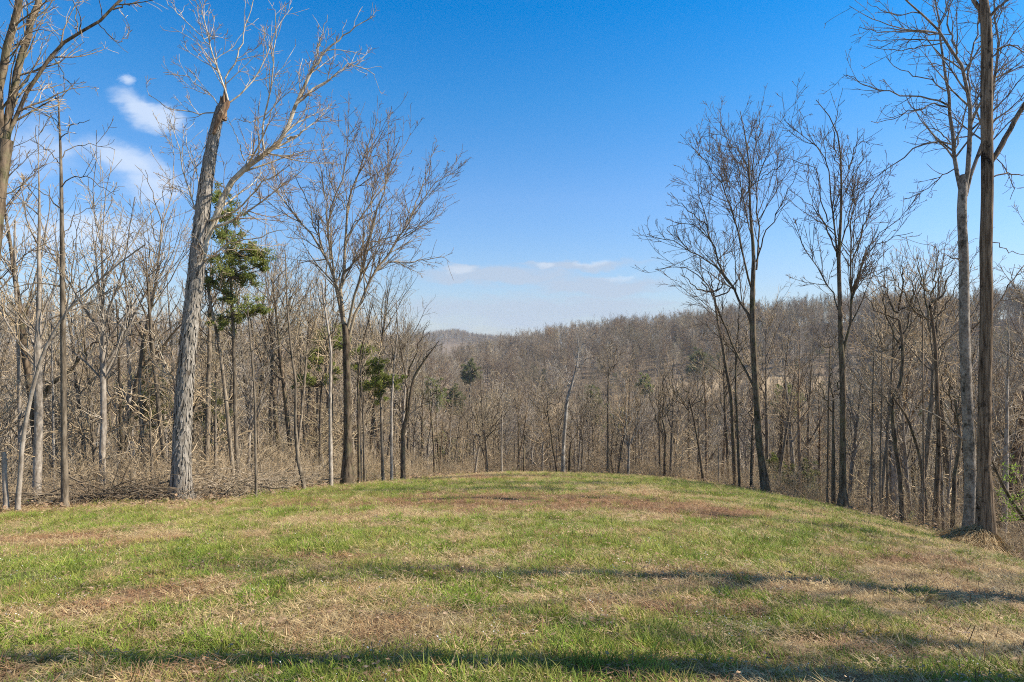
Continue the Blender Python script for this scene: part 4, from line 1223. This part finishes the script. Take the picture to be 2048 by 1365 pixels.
for k, (px, py, s, Yk, lab) in enumerate([(865, 790, 26, 125, 'dark broad cedar standing above the dip left of the crest'), (905, 800, 22, 130, 'dark cedar partly behind bare branches right of the broad cedar'), (895, 905, 30, 85, 'low dark cedar at the left foot of the crest'),
                                          (1185, 815, 30, 100, 'dark cedar behind the bare trunks right of the white-barked tree'), (1240, 840, 18, 95, 'small dark cedar right of the cedar behind the crest trees'), (1395, 730, 26, 230, 'cedar on the far hillside above the close pair of trees'),
                                          (1575, 800, 28, 120, 'dark cedar seen between the two tall dark trees on the right'), (1605, 965, 34, 42, 'low bushy cedar at the field edge between the two tall dark trees'), (1548, 940, 22, 50, 'dark young cedar just right of the tall one-sided tree'),
                                          (940, 745, 20, 200, 'cedar high on the slope above the crest'), (1290, 770, 16, 190, 'small cedar on the slope near the tan clearing')]):
    wh = [(px + dx * s, py + dy * s, s * .55, 7) for dx, dy in ((0, -.9), (-.4, -.3), (.4, -.35), (-.6, .3), (.05, .2), (.6, .3), (-.3, .8), (.4, .8))]
    cedar('cedar_tree', lab, (px, py + s * 1.6), [(px, py + s * 1.2), (px, py), (px, py - s)], 3, 1, wh, 'cedar_dull' if k % 2 else 'cedar', Y=Yk, seed=220 + k, leaf=.0045 * Yk ** .93 + .04, bare=False)

# bent limb with fresh leaves at the right edge
rng = np.random.default_rng(301)
Yb = 19.0
pl = [(2125, 1130), (2085, 1090), (2048, 1035), (2020, 1000), (1998, 955), (1985, 925)]
A = resample(np.array([P3(p[0], p[1], Yb) for p in pl]), 12)
zb = gz(A[0, 0], A[0, 1]); A[0, 2] = zb - .1
tg = Geo(); tg.tubes(A[None], np.linspace(.11, .03, 12)[None], 8, 0, .08)
cg = Geo()
p, r = spawn(A[None], np.linspace(.11, .03, 12)[None], 4.0, .15, 1, 55, 15, .4, 6, .2, .08, .4, .006, .5, 1.6)
cg.tubes(p, r, 4, 1)
p2, r2 = spawn(p, r, 4.0, .2, 1, 45, 15, .4, 4, .2, .05, .5, .004, .15, .6)
cg.tubes(p2, r2, 3, 1)
cc = np.concatenate([p2[:, -1], p2[:, 2], p[:, -1]])
px_ = CX + F * cc[:, 0] / cc[:, 1]
clumps(cg, cc[px_ > 1990], np.full((px_ > 1990).sum(), .17), 9, .075, 0, .7)
tree_obj('leafing_tree', (A[0, 0], A[0, 1], zb), tg, cg, M['dark'], [M['spring'], M['medium']], 'bent dark tree with fresh bright green leaves at the right edge of the picture', 'tree')

# --- clump of dry grass round the furrowed tree
rng = np.random.default_rng(302)
ft = [o for o in SC.objects if o.name == 'furrowed_tree'][0]
g = Geo()
n = 3400
a = rng.uniform(0, 2 * PI, n)
ex = np.where(np.cos(a) < 0, 1.15, .62)
r0 = rng.uniform(.02, .42, n); up_ = rng.uniform(.1, .72, n) * (1 - r0 * 1.1)
L_ = rng.uniform(.25, .72, n) * ex
P = []
for k, tt in enumerate((0, .35, .7, 1.0)):
    rr = r0 + .10 + L_ * tt
    zz = up_ * (1 - tt ** 1.5) + .03 * (1 - tt) + .02
    sw = a + rng.normal(0, .12, n) * tt
    P.append(np.stack([np.cos(sw) * rr - .08, np.sin(sw) * rr * .8, zz], 1))
P = np.stack(P, 1)
P[:, :, 2] += (ground(P[:, :, 0] + ft.location.x, P[:, :, 1] + ft.location.y) - ft.location.z)
P += rng.normal(0, .018, P.shape)
g.tubes(P, np.full((n, 4), .0045), 3)
o = link(bpy.data.objects.new('dry_grass_clump', g.mesh('dry_grass_clump', [M['golden']]))); o.location = ft.location
tag(o, 'heap of long dry golden grass around the foot of the furrowed brown trunk', 'grass clump')


# --- brush piles of cut branches along the left edge
def brush(name, label, x0, y0, x1, y1, wd, ht, n, seed, mat='twig_gray'):
    global rng
    keep = rng; rng = np.random.default_rng(seed)
    g = Geo()
    t = rng.uniform(0, 1, n)
    px = x0 + (x1 - x0) * t + rng.normal(0, wd * .3, n); py = y0 + (y1 - y0) * t + rng.normal(0, wd * .4, n)
    z = ground(px, py) + rng.uniform(0, ht, n) ** 1.3
    dirx = np.array([x1 - x0, y1 - y0, 0]); dirx = dirx / np.linalg.norm(dirx)
    D = unit(dirx[None] * rng.choice([-1, 1], n)[:, None] + rng.normal(0, .5, (n, 3)) * np.array([1, 1, .45]))
    L_ = rng.uniform(.5, 2.6, n)
    P = [np.stack([px, py, z], 1)]
    for k in range(5):
        D = unit(D + rng.normal(0, .12, (n, 3)) + np.array([0, 0, -.03]))
        q = P[-1] + D * (L_ / 5)[:, None]
        q[:, 2] = np.maximum(q[:, 2], ground(q[:, 0], q[:, 1]) + .01)
        P.append(q)
    P = np.stack(P, 1); R = (rng.uniform(.006, .035, n) * (L_ / 2.6))[:, None] * np.linspace(1, .35, 6)[None]
    g.tubes(P, R, 4, 0)
    p, r = spawn(P, R, 3.0, .15, 1, 45, 12, .35, 4, .18, .01, .5, .004, .1, .8)
    g.tubes(p, r, 3, 1)
    c = (x0 * .5 + x1 * .5, y0 * .5 + y1 * .5); zc = gz(*c)
    g.V = [v_ - np.array([c[0], c[1], zc]) for v_ in g.V]
    o = link(bpy.data.objects.new(name, g.mesh(name, [M['medium'], M[mat]]))); o.location = (c[0], c[1], zc)
    tag(o, label, 'brush pile', 'piles of cut branches along the left wood edge')
    rng = keep


brush('brush_pile', 'long tangled pile of cut gray branches between the shaggy tree and the rusty-based sapling', -10.0, 20.6, -9.2, 24.5, 1.1, .75, 260, 401)
brush('brush_pile', 'pile of cut branches lying between the rusty-based sapling and the pale forked tree', -9.9, 24.6, -9.1, 28.5, .8, .6, 160, 402)
brush('brush_pile', 'low spread of dead branches between the slender straight tree and the shaggy tree', -15.0, 19.2, -10.9, 19.9, 1.0, .6, 230, 403, 'twig_red')
brush('brush_pile', 'low tangle of thin branches at the foot of the leaning pale sapling', -19.5, 18.4, -15.5, 18.9, .9, .5, 150, 404, 'twig_red')


# ------------------------------------------------------------------ the wood: sample trees, then copies
def pole_tree(H, seed, crown_from=.45, tm='medium', lm='twig_gray', style='pole', rtip=.010, r0=None, dscale=1.0):
    g2 = np.random.default_rng(seed)
    K = 16
    z = np.linspace(-.3, H, K)
    wob = np.cumsum((0 if seed >= 920 else 1) * np.cumsum(g2.normal(0, .0055 * H / 10, (K, 2)), 0) + g2.normal(0, .012 * H / 10, (K, 2)), 0); lean = g2.normal(0, .05, 2)
    P = np.stack([wob[:, 0] + lean[0] * z, wob[:, 1] + lean[1] * z, z], 1)
    P[:, :2] -= P[1, :2]
    r0 = r0 or H * .0085 * g2.uniform(.7, 1.25)
    tt_ = np.clip(z, 0, H) / H
    cf = max(crown_from, .3) + (.12 if style == 'vase' else .05)
    if style == 'sapling': cf = .25
    R = np.where(tt_ < cf, r0 * (1 - .4 * tt_), r0 * (1 - .4 * cf) * np.clip((1 - tt_) / (1 - cf), 0, 1) ** (1.5 if style == 'vase' else 1.15) * (.75 if style == 'vase' else .9))
    R = np.maximum(R, rtip); R[0] *= 1.25
    TP, TR = P[None], R[None]
    tg = Geo(); tg.tubes(TP, TR, 7, 0, .04)
    cg = Geo()
    if style == 'pole':
        p, r = spawn(TP, TR, 1.9 * dscale, crown_from, .99, 38, 9, .34, 8, .10, .07, .7, rtip, .8, 6.5, g=g2, tpow=.82)
    elif style == 'vase':
        p, r = spawn(TP, TR, 2.2 * dscale, crown_from, .85, 30, 9, .50, 9, .09, .05, .75, rtip, 1.5, 9, g=g2, tpow=.68)
    else:
        p, r = spawn(TP, TR, 4.6 * dscale, .10, .99, 62, 12, .36, 6, .12, .03, .5, rtip, .4, 3.2, g=g2, tpow=.72)
    r = np.maximum(r, rtip)
    cg.tubes(p, r, 4, 0)
    pa, ra = spawn(TP, TR, 1.2 * dscale, .06, crown_from, 70, 15, .11, 5, .15, .02, .25, rtip * .8, .4, 2.4, g=g2)
    cg.tubes(pa, ra, 3, 1)
    for pp, rr_, dd in ((p, r, 2.5 * dscale), (pa, ra, 2.2)):
        q, rq = spawn(pp, rr_, dd, .10, 1, 38, 12, .42, 5, .15, .06, .6, rtip, .3, 2.4, g=g2)
        cg.tubes(q, rq, 3, 1)
        s, rs = spawn(q, rq, 3.0 * dscale, .12, 1, 40, 12, .45, 3, .14, .05, .7, rtip * .8, .2, 1.0, g=g2)
        cg.tubes(s, rs, 3, 1)
    return tg, cg


WOOD = []
specs = [(19, 'pole', 'medium', 'twig_gray', .45), (21, 'pole', 'dark', 'twig_gray', .5), (17, 'vase', 'medium', 'twig_tan', .4), (20, 'vase', 'dark', 'twig_gray', .45),
         (16, 'pole', 'pale', 'twig_tan', .35), (18, 'pole', 'brown', 'twig_tan', .5), (14, 'vase', 'pale', 'twig_pale', .35), (22, 'pole', 'medium', 'twig_red', .55),
         (8, 'sapling', 'pale', 'twig_tan', .2), (6, 'sapling', 'medium', 'twig_tan', .2), (10, 'sapling', 'medium', 'twig_gray', .25), (7, 'sapling', 'pale', 'twig_tan', .2)]
for k, (H, st, tm, cm, cf) in enumerate(specs):
    WOOD.append((pole_tree(H, 500 + k, cf, style=st, rtip=.010), tm, cm, H, st))

CAPX = [-600, 0, 400, 600, 760, 830, 900, 1000, 1100, 1350, 1430, 1500, 1600, 1750, 1900, 2048, 2700]
CAPY = [120, 170, 440, 480, 570, 640, 735, 755, 735, 735, 650, 600, 600, 500, 440, 380, 250]


def cap_scale(x, y, z, H, s, soft=None):
    px = CX + F * x / y
    cy = np.interp(px, CAPX, CAPY)
    if soft is not None: cy = cy + soft
    top = EYE + (CY - cy) / F * y
    mx = (top - z) / H
    return np.minimum(s, mx)


rng = np.random.default_rng(600)
# candidate positions in the near belt (poisson-ish by rejection on a grid)
cand = []
for yy_ in np.arange(14, 130, 2.1):
    for xx_ in np.arange(-.98 * yy_ - 4, .98 * yy_ + 4, 2.1):
        cand.append((xx_ + rng.uniform(-.95, .95), yy_ + rng.uniform(-.95, .95)))
cand = np.array(cand)
d = edge_dist(cand[:, 0], cand[:, 1])
cand = cand[(d > 1.2)]
d = edge_dist(cand[:, 0], cand[:, 1])
cx_, cy_ = cand[:, 0], cand[:, 1]
# thin out: keep a looser rim on the right shoulder
keepp = np.where(d < 4, .42, np.where(d < 14, .72, .62))
keepp = np.where((CX + F * cx_ / cy_ > 1350) & (d < 10), keepp * .75, keepp)
cand = cand[rng.uniform(0, 1, len(cand)) < keepp]
rngd = np.hypot(cand[:, 0], cand[:, 1])
order = np.argsort(rngd)
cand = cand[order]
pxs = CX + F * cand[:, 0] / cand[:, 1]
cz = ground(cand[:, 0], cand[:, 1])
isap = rng.uniform(0, 1, len(cand)) < .42
kind = np.where(isap, rng.integers(8, 12, len(cand)), rng.integers(0, 8, len(cand)))
Hs = np.array([s[3] for s in WOOD])[kind]
sc0 = rng.uniform(.72, 1.18, len(cand))
sc1 = cap_scale(cand[:, 0], cand[:, 1], cz, Hs, sc0, rng.normal(25, 35, len(cand)))
good = (sc1 > .35)
cand, pxs, cz, kind, sc1 = cand[good], pxs[good], cz[good], kind[good], sc1[good]
vis = (pxs > -40) & (pxs < 2090)
idxs = np.nonzero(vis)[0][:255]
nearset = set(idxs.tolist())
ZONES = [(0, 125, 'left of the tall slender tree'), (125, 245, 'just right of the tall slender tree'), (245, 365, 'just left of the shaggy tree'),
         (365, 510, 'between the shaggy tree and the rusty-based sapling'), (510, 610, 'between the rusty-based sapling and the pale forked tree'), (610, 695, 'just left of the upswept tree'),
         (695, 806, 'between the upswept tree and the dark vase-shaped tree'), (806, 960, 'right of the dark vase-shaped tree'), (960, 1126, 'left of the white-barked tree'),
         (1126, 1256, 'just right of the white-barked tree'), (1256, 1400, 'around the close pair at the crest'), (1400, 1520, 'left of the tall one-sided tree'), (1520, 1600, 'right of the tall one-sided tree'),
         (1600, 1686, 'left of the twin-stemmed tree'), (1686, 1806, 'right of the twin-stemmed tree'), (1806, 1940, 'left of the gray blotched trunk'), (1940, 9999, 'right of the furrowed brown trunk')]
ZONES[0] = (-9999,) + ZONES[0][1:]
TONE = {'medium': 'gray-brown', 'dark': 'dark', 'pale': 'pale', 'brown': 'brown'}
ORD = ['first', 'second', 'third', 'fourth', 'fifth', 'sixth', 'seventh', 'eighth', 'ninth', 'tenth', 'eleventh', 'twelfth']
LAB = {}
tmp = {}
for i_ in idxs:
    k = int(kind[i_]); z_ = [q for q, t_ in enumerate(ZONES) if t_[0] <= pxs[i_] < t_[1]][0]
    tone = TONE[WOOD[k][1]]; form = {'pole': 'pole tree', 'vase': 'forked tree', 'sapling': 'sapling'}[WOOD[k][4]]
    if WOOD[k][4] == 'sapling' and WOOD[k][2] == 'twig_gray': tone = 'tall gray-twigged'
    dist_ = 'near' if edge_dist(cand[i_:i_+1, 0], cand[i_:i_+1, 1])[0] < 7 else 'deeper'
    tmp.setdefault((z_, tone, form, dist_), []).append(i_)
for (z_, tone, form, dist_), lst in tmp.items():
    lst.sort(key=lambda q: pxs[q])
    for n_, q in enumerate(lst):
        o_ = (ORD[min(n_, 11)] + ' ') if len(lst) > 1 else ''
        LAB[q] = f"{o_}{tone} {form} {'near the field' if dist_ == 'near' else 'deep in,'} {ZONES[z_][2]}"
proto_objs = {}
for i_ in idxs:
    x_, y_ = cand[i_]; k = int(kind[i_])
    sap = k >= 8
    lab = LAB[i_]; grp = ('left wood' if pxs[i_] < 850 else 'wood beyond the crest' if pxs[i_] < 1420 else 'right wood') + (' saplings' if sap else ' trees')
    (tg, cg), tm, cm, H, st = WOOD[k]
    if k not in proto_objs:
        tme = tg.mesh('trunk', [M[tm]]); cme = cg.mesh('crown', [M[cm if st == 'sapling' else tm], M[cm]])
        proto_objs[k] = (tme, cme)
    tme, cme = proto_objs[k]
    e = bpy.data.objects.new('sapling' if sap else 'wood_tree', None)
    e.location = (x_, y_, cz[i_]); e.rotation_euler = (rng.normal(0, .05), rng.normal(0, .05), rng.uniform(0, 2 * PI)); s_ = float(sc1[i_])
    e.scale = (s_, s_, s_); e.empty_display_size = .3
    link(e); tag(e, lab, 'sapling' if sap else 'tree', grp)
    link(bpy.data.objects.new('trunk', tme), e); link(bpy.data.objects.new('crown', cme), e)
restmask = np.ones(len(cand), bool); restmask[idxs] = False

# --- the far wood as one mass
rng = np.random.default_rng(700)
far_protos = []
fmats = [M['medium'], M['dark'], M['pale'], M['twig_gray'], M['twig_tan'], M['twig_red'], M['cedar_dull'], M['bud'], M['twig_pale']]
mi = {'medium': 0, 'dark': 1, 'pale': 2, 'brown': 1, 'twig_gray': 3, 'twig_tan': 4, 'twig_red': 5, 'twig_pale': 8}


def merge(tg, cg, tmi, cmi):
    g = Geo()
    for src, mm in ((tg, (tmi, tmi)), (cg, (tmi, cmi))):
        V_ = np.concatenate(src.V)
        base = g.n
        g.V.append(V_); g.n += len(V_)
        for fa, m in src.Fs: g.Fs.append((fa + base, mm[m]))
    return g


for k in range(12):
    (tg, cg), tm, cm, H, st = WOOD[k]
    far_protos.append(merge(tg, cg, mi[tm], mi[cm]))
HF = [s[3] for s in WOOD]
# sparser, thicker-twigged far kinds 12..17
for k, (H, st, tm, cm) in enumerate([(18, 'pole', 'medium', 'twig_gray'), (17, 'vase', 'medium', 'twig_gray'), (19, 'pole', 'dark', 'twig_red'), (16, 'vase', 'pale', 'twig_pale'), (18, 'vase', 'medium', 'twig_red'), (17, 'pole', 'pale', 'twig_tan')]):
    tg, cg = pole_tree(H, 540 + k, .25, style=st, rtip=.020, dscale=1.0, r0=.11)
    far_protos.append(merge(tg, cg, mi[tm], mi[cm])); HF.append(H)


def small_cedar(H, m, leaf, n=26):
    g = Geo()
    z = np.linspace(-.3, H, 6); P = np.stack([z * 0, z * 0, z], 1)[None]
    g.tubes(P, np.linspace(.14, .02, 6)[None], 5, 0)
    zz = H * rng.uniform(.15, .98, n); rr = (1 - zz / H) * H * .24 + .2
    a = rng.uniform(0, 2 * PI, n)
    c = np.stack([np.cos(a) * rr, np.sin(a) * rr, zz], 1)
    clumps(g, c, rr * .35 + .35, 60, leaf, m)
    return g


def bud_tree(H, tm, seed):
    tg, cg = pole_tree(H, seed, .35, style='vase', rtip=.018, dscale=.6)
    g = merge(tg, cg, tm, 3)
    V_ = np.concatenate(cg.V)
    top = V_[V_[:, 2] > H * .45]
    c = top[rng.integers(0, len(top), 260)]
    clumps(g, c, np.full(260, .45), 7, .10, 7)
    return g


far_protos += [small_cedar(9, 6, .28), small_cedar(7, 6, .25), small_cedar(11, 6, .3), bud_tree(15, 0, 561), bud_tree(13, 2, 562)]
HF += [9, 7, 11, 15, 13]
HF = np.array(HF, float)
px_rest = cand[restmask]; kr = kind[restmask]; sr = sc1[restmask]; zr = cz[restmask]


def hillpts(r0, r1, spacing, tan0, tan1):
    out = []
    r = r0
    pts_ = []
    area = .5 * (tan1 - tan0) * (r1 ** 2 - r0 ** 2)
    n = int(area / spacing ** 2)
    yy_ = np.sqrt(rng.uniform(r0 ** 2, r1 ** 2, n)); t = rng.uniform(tan0, tan1, n)
    return np.stack([yy_ * t, yy_], 1)


hp = np.concatenate([hillpts(112, 262, 4.4, -1.0, -.14), hillpts(112, 250, 4.3, -.14, 1.0), hillpts(250, 455, 4.9, -.14, 1.0)])
px_h = CX + F * hp[:, 0] / hp[:, 1]
Rr = np.interp(px_h, RPX, RR_)
rh = np.hypot(hp[:, 0], hp[:, 1])
hp = hp[(rh < Rr + 22) & (clear_mask(hp[:, 0], hp[:, 1]) < .45)]
fr = hillpts(1040, 1290, 6.3, -.22, .06)
allp = np.concatenate([hp, fr])
za = ground(allp[:, 0], allp[:, 1])
n = len(allp)
kf = rng.choice([12, 13, 14, 15, 16, 17], n)
evm = fbm(allp[:, 0] * .03, allp[:, 1] * .03, 61, 3)
ev = rng.uniform(0, 1, n)
kf = np.where((ev < .05 + .22 * (evm > .58)) & (allp[:, 1] < 300), rng.choice([18, 19, 20], n), kf)
kf = np.where((rng.uniform(0, 1, n) < .05), rng.choice([21, 22], n), kf)
sf = rng.uniform(.7, 1.1, n)
near_h = allp[:, 1] < 200
sf = np.where(near_h, np.minimum(sf, cap_scale(allp[:, 0], allp[:, 1], za, HF[kf], sf, rng.normal(15, 25, n))), sf)
okf = sf > .3
allp, za, kf, sf = allp[okf], za[okf], kf[okf], sf[okf]
PT = np.concatenate([np.stack([px_rest[:, 0], px_rest[:, 1], zr], 1), np.stack([allp[:, 0], allp[:, 1], za], 1)])
KK = np.r_[kr, kf]; SS = np.r_[sr, sf]
RT = np.stack([rng.normal(0, .06, len(PT)), rng.normal(0, .06, len(PT)), rng.uniform(0, 2 * PI, len(PT))], 1)
scatter('distant_woodland', far_protos, fmats, PT, RT, SS, KK, 'leafless gray-brown wood covering the valley and the far hillsides', 'wood')
print('WOOD', len(idxs), len(PT))

# --- undergrowth: brush under the trees
rng = np.random.default_rng(800)


def bush(n, H, seed, mats=(0, 1), rtip=.004):
    g2 = np.random.default_rng(seed)
    p0 = np.stack([g2.normal(0, .25, n), g2.normal(0, .25, n), np.full(n, -.1)], 1)
    D = unit(np.stack([g2.normal(0, .35, n), g2.normal(0, .35, n), np.ones(n)], 1)); L_ = H * g2.uniform(.5, 1.1, n)
    P = [p0]
    for k in range(6):
        D = unit(D + g2.normal(0, .12, (n, 3))); P.append(P[-1] + D * (L_ / 6)[:, None])
    P = np.stack(P, 1); R = np.linspace(.012, rtip, 7)[None].repeat(n, 0)
    g = Geo(); g.tubes(P, R, 4, mats[0])
    p, r = spawn(P, R, 3.6, .15, 1, 50, 14, .4, 5, .18, .02, .6, rtip, .2, 1.4, g=g2); g.tubes(p, r, 3, mats[1])
    q, s = spawn(p, r, 3.5, .15, 1, 45, 14, .45, 3, .16, .02, .7, rtip * .9, .12, .6, g=g2); g.tubes(q, s, 3, mats[1])
    return g


bp_ = [bush(7, 1.6, 1), bush(9, 2.4, 2), bush(6, 3.2, 3), bush(10, 1.2, 4), bush(5, 4.0, 5)]
gb = bush(6, 1.4, 6)
V_ = np.concatenate(gb.V); c = V_[rng.integers(0, len(V_), 60)]
clumps(gb, c, np.full(60, .15), 6, .05, 2)
bp_.append(gb)
yy_ = rng.uniform(12 ** 1.6, 85 ** 1.6, 26000) ** (1 / 1.6); tt = rng.uniform(-.98, .98, 26000)
x, y = yy_ * tt, yy_
dd = edge_dist(x, y)
pr = np.where(dd < .5, 0, np.where(dd < 8, .75, .5)) * np.clip(1.25 - yy_ / 110, .2, 1)
ok = rng.uniform(0, 1, len(x)) < pr
x, y, dd = x[ok], y[ok], dd[ok]
pxx = CX + F * x / y
z = ground(x, y)
scl = rng.uniform(.5, 1.15, len(x)) * np.clip(.35 + dd * .18, .4, 1.15)
pk = rng.integers(0, 5, len(x))
pk = np.where((dd < 9) & (rng.uniform(0, 1, len(x)) < np.where(pxx > 1650, .28, .04)), 5, pk)
rt = np.stack([rng.normal(0, .12, len(x)), rng.normal(0, .12, len(x)), rng.uniform(0, 2 * PI, len(x))], 1)
scatter('undergrowth', bp_, [M['twig_gray'], M['twig_tan'], M['spring']], np.stack([x, y, z], 1), rt, scl, pk, 'tangled leafless brush and thin stems covering the floor of the wood', 'undergrowth')
# dead leaves and litter at the wood edge
x, y = wedge(9000, 14, 60)
dd = edge_dist(x, y); ok = (dd > -2.2) & (dd < 6)
x, y = x[ok], y[ok]
pts, rot, scl = place(x, y, .15, .8, 1.5)
scatter('leaf_litter', [leaf_proto(14, .35, .07), leaf_proto(10, .3, .09), stems(7, .35, .05, .25, .004, 1.4, 1)], [M['deadleaf'], M['straw']], pts, rot, scl, rng.integers(0, 3, len(x)), 'brown leaf litter and sticks along the edge of the wood', 'leaf litter')

# ------------------------------------------------------------------ trees right of the frame whose shadows cross the field
rng = np.random.default_rng(900)
SH = [(13.2, 7.2, 20, 1.0, 'vase-shaped'), (12.6, 3.95, 21, 1.0, 'straight'), (12.9, 5.5, 0, .8, 'slender gray-brown'), (20.5, 11.6, 21, .9, 'short straight'), (15.8, 13.9, 20, .8, 'small vase-shaped'), (17.0, 9.0, 2, .9, 'thin forked'), (27.5, 17.5, 20, 1.1, 'large vase-shaped'), (22.5, 14.2, 21, 1.0, 'tall straight'), (24.0, 9.6, 20, 1.0, 'broad vase-shaped')]
WOOD_ = {20: (pole_tree(19, 920, .42, style='vase', rtip=.008, r0=.27, dscale=.8), 'medium', 'twig_gray', 19, 'vase'), 21: (pole_tree(21, 921, .48, style='pole', rtip=.008, r0=.25, dscale=.8), 'medium', 'twig_gray', 21, 'pole')}
for k in range(8): WOOD_[k] = WOOD[k]
for q, (x_, y_, k, s_, look) in enumerate(SH):
    (tg, cg), tm, cm, H, st = WOOD_[k]
    if k not in proto_objs:
        proto_objs[k] = (tg.mesh('trunk', [M[tm]]), cg.mesh('crown', [M[tm], M[cm]]))
    tme, cme = proto_objs[k]
    e = bpy.data.objects.new('shade_tree', None); e.location = (x_, y_, gz(x_, y_)); e.scale = (s_, s_, s_); e.rotation_euler = (0, 0, rng.uniform(0, 6))
    link(e); tag(e, f'{look} bare tree past the right side of the picture casting a long shadow', 'tree', 'trees beyond the right side')
    link(bpy.data.objects.new('trunk', tme), e); link(bpy.data.objects.new('crown', cme), e)

# ------------------------------------------------------------------ haze
hz = bpy.data.materials.new('haze'); hz.use_nodes = True
hz.node_tree.nodes.clear()
T = NT(hz.node_tree)
pv = T.new('ShaderNodeVolumePrincipled'); pv.inputs['Color'].default_value = (.78, .86, 1.0, 1); pv.inputs['Density'].default_value = .00019
ou = T.new('ShaderNodeOutputMaterial'); T.link(pv.outputs[0], ou.inputs['Volume'])
HAZE = True
if HAZE:
    lo, hi = -72.0, 42.0
    s_ = 1500.
    V = np.array([(sx * s_, sy * s_, zz) for zz in (lo, hi) for sy in (-1, 1) for sx in (-1, 1)], float)
    Fq = np.array([(0, 2, 3, 1), (4, 5, 7, 6), (0, 1, 5, 4), (2, 6, 7, 3), (0, 4, 6, 2), (1, 3, 7, 5)])
    o = link(bpy.data.objects.new('haze', mesh_np('haze', V, [(Fq, 0)], [hz], False)))
    tag(o, kind='stuff')
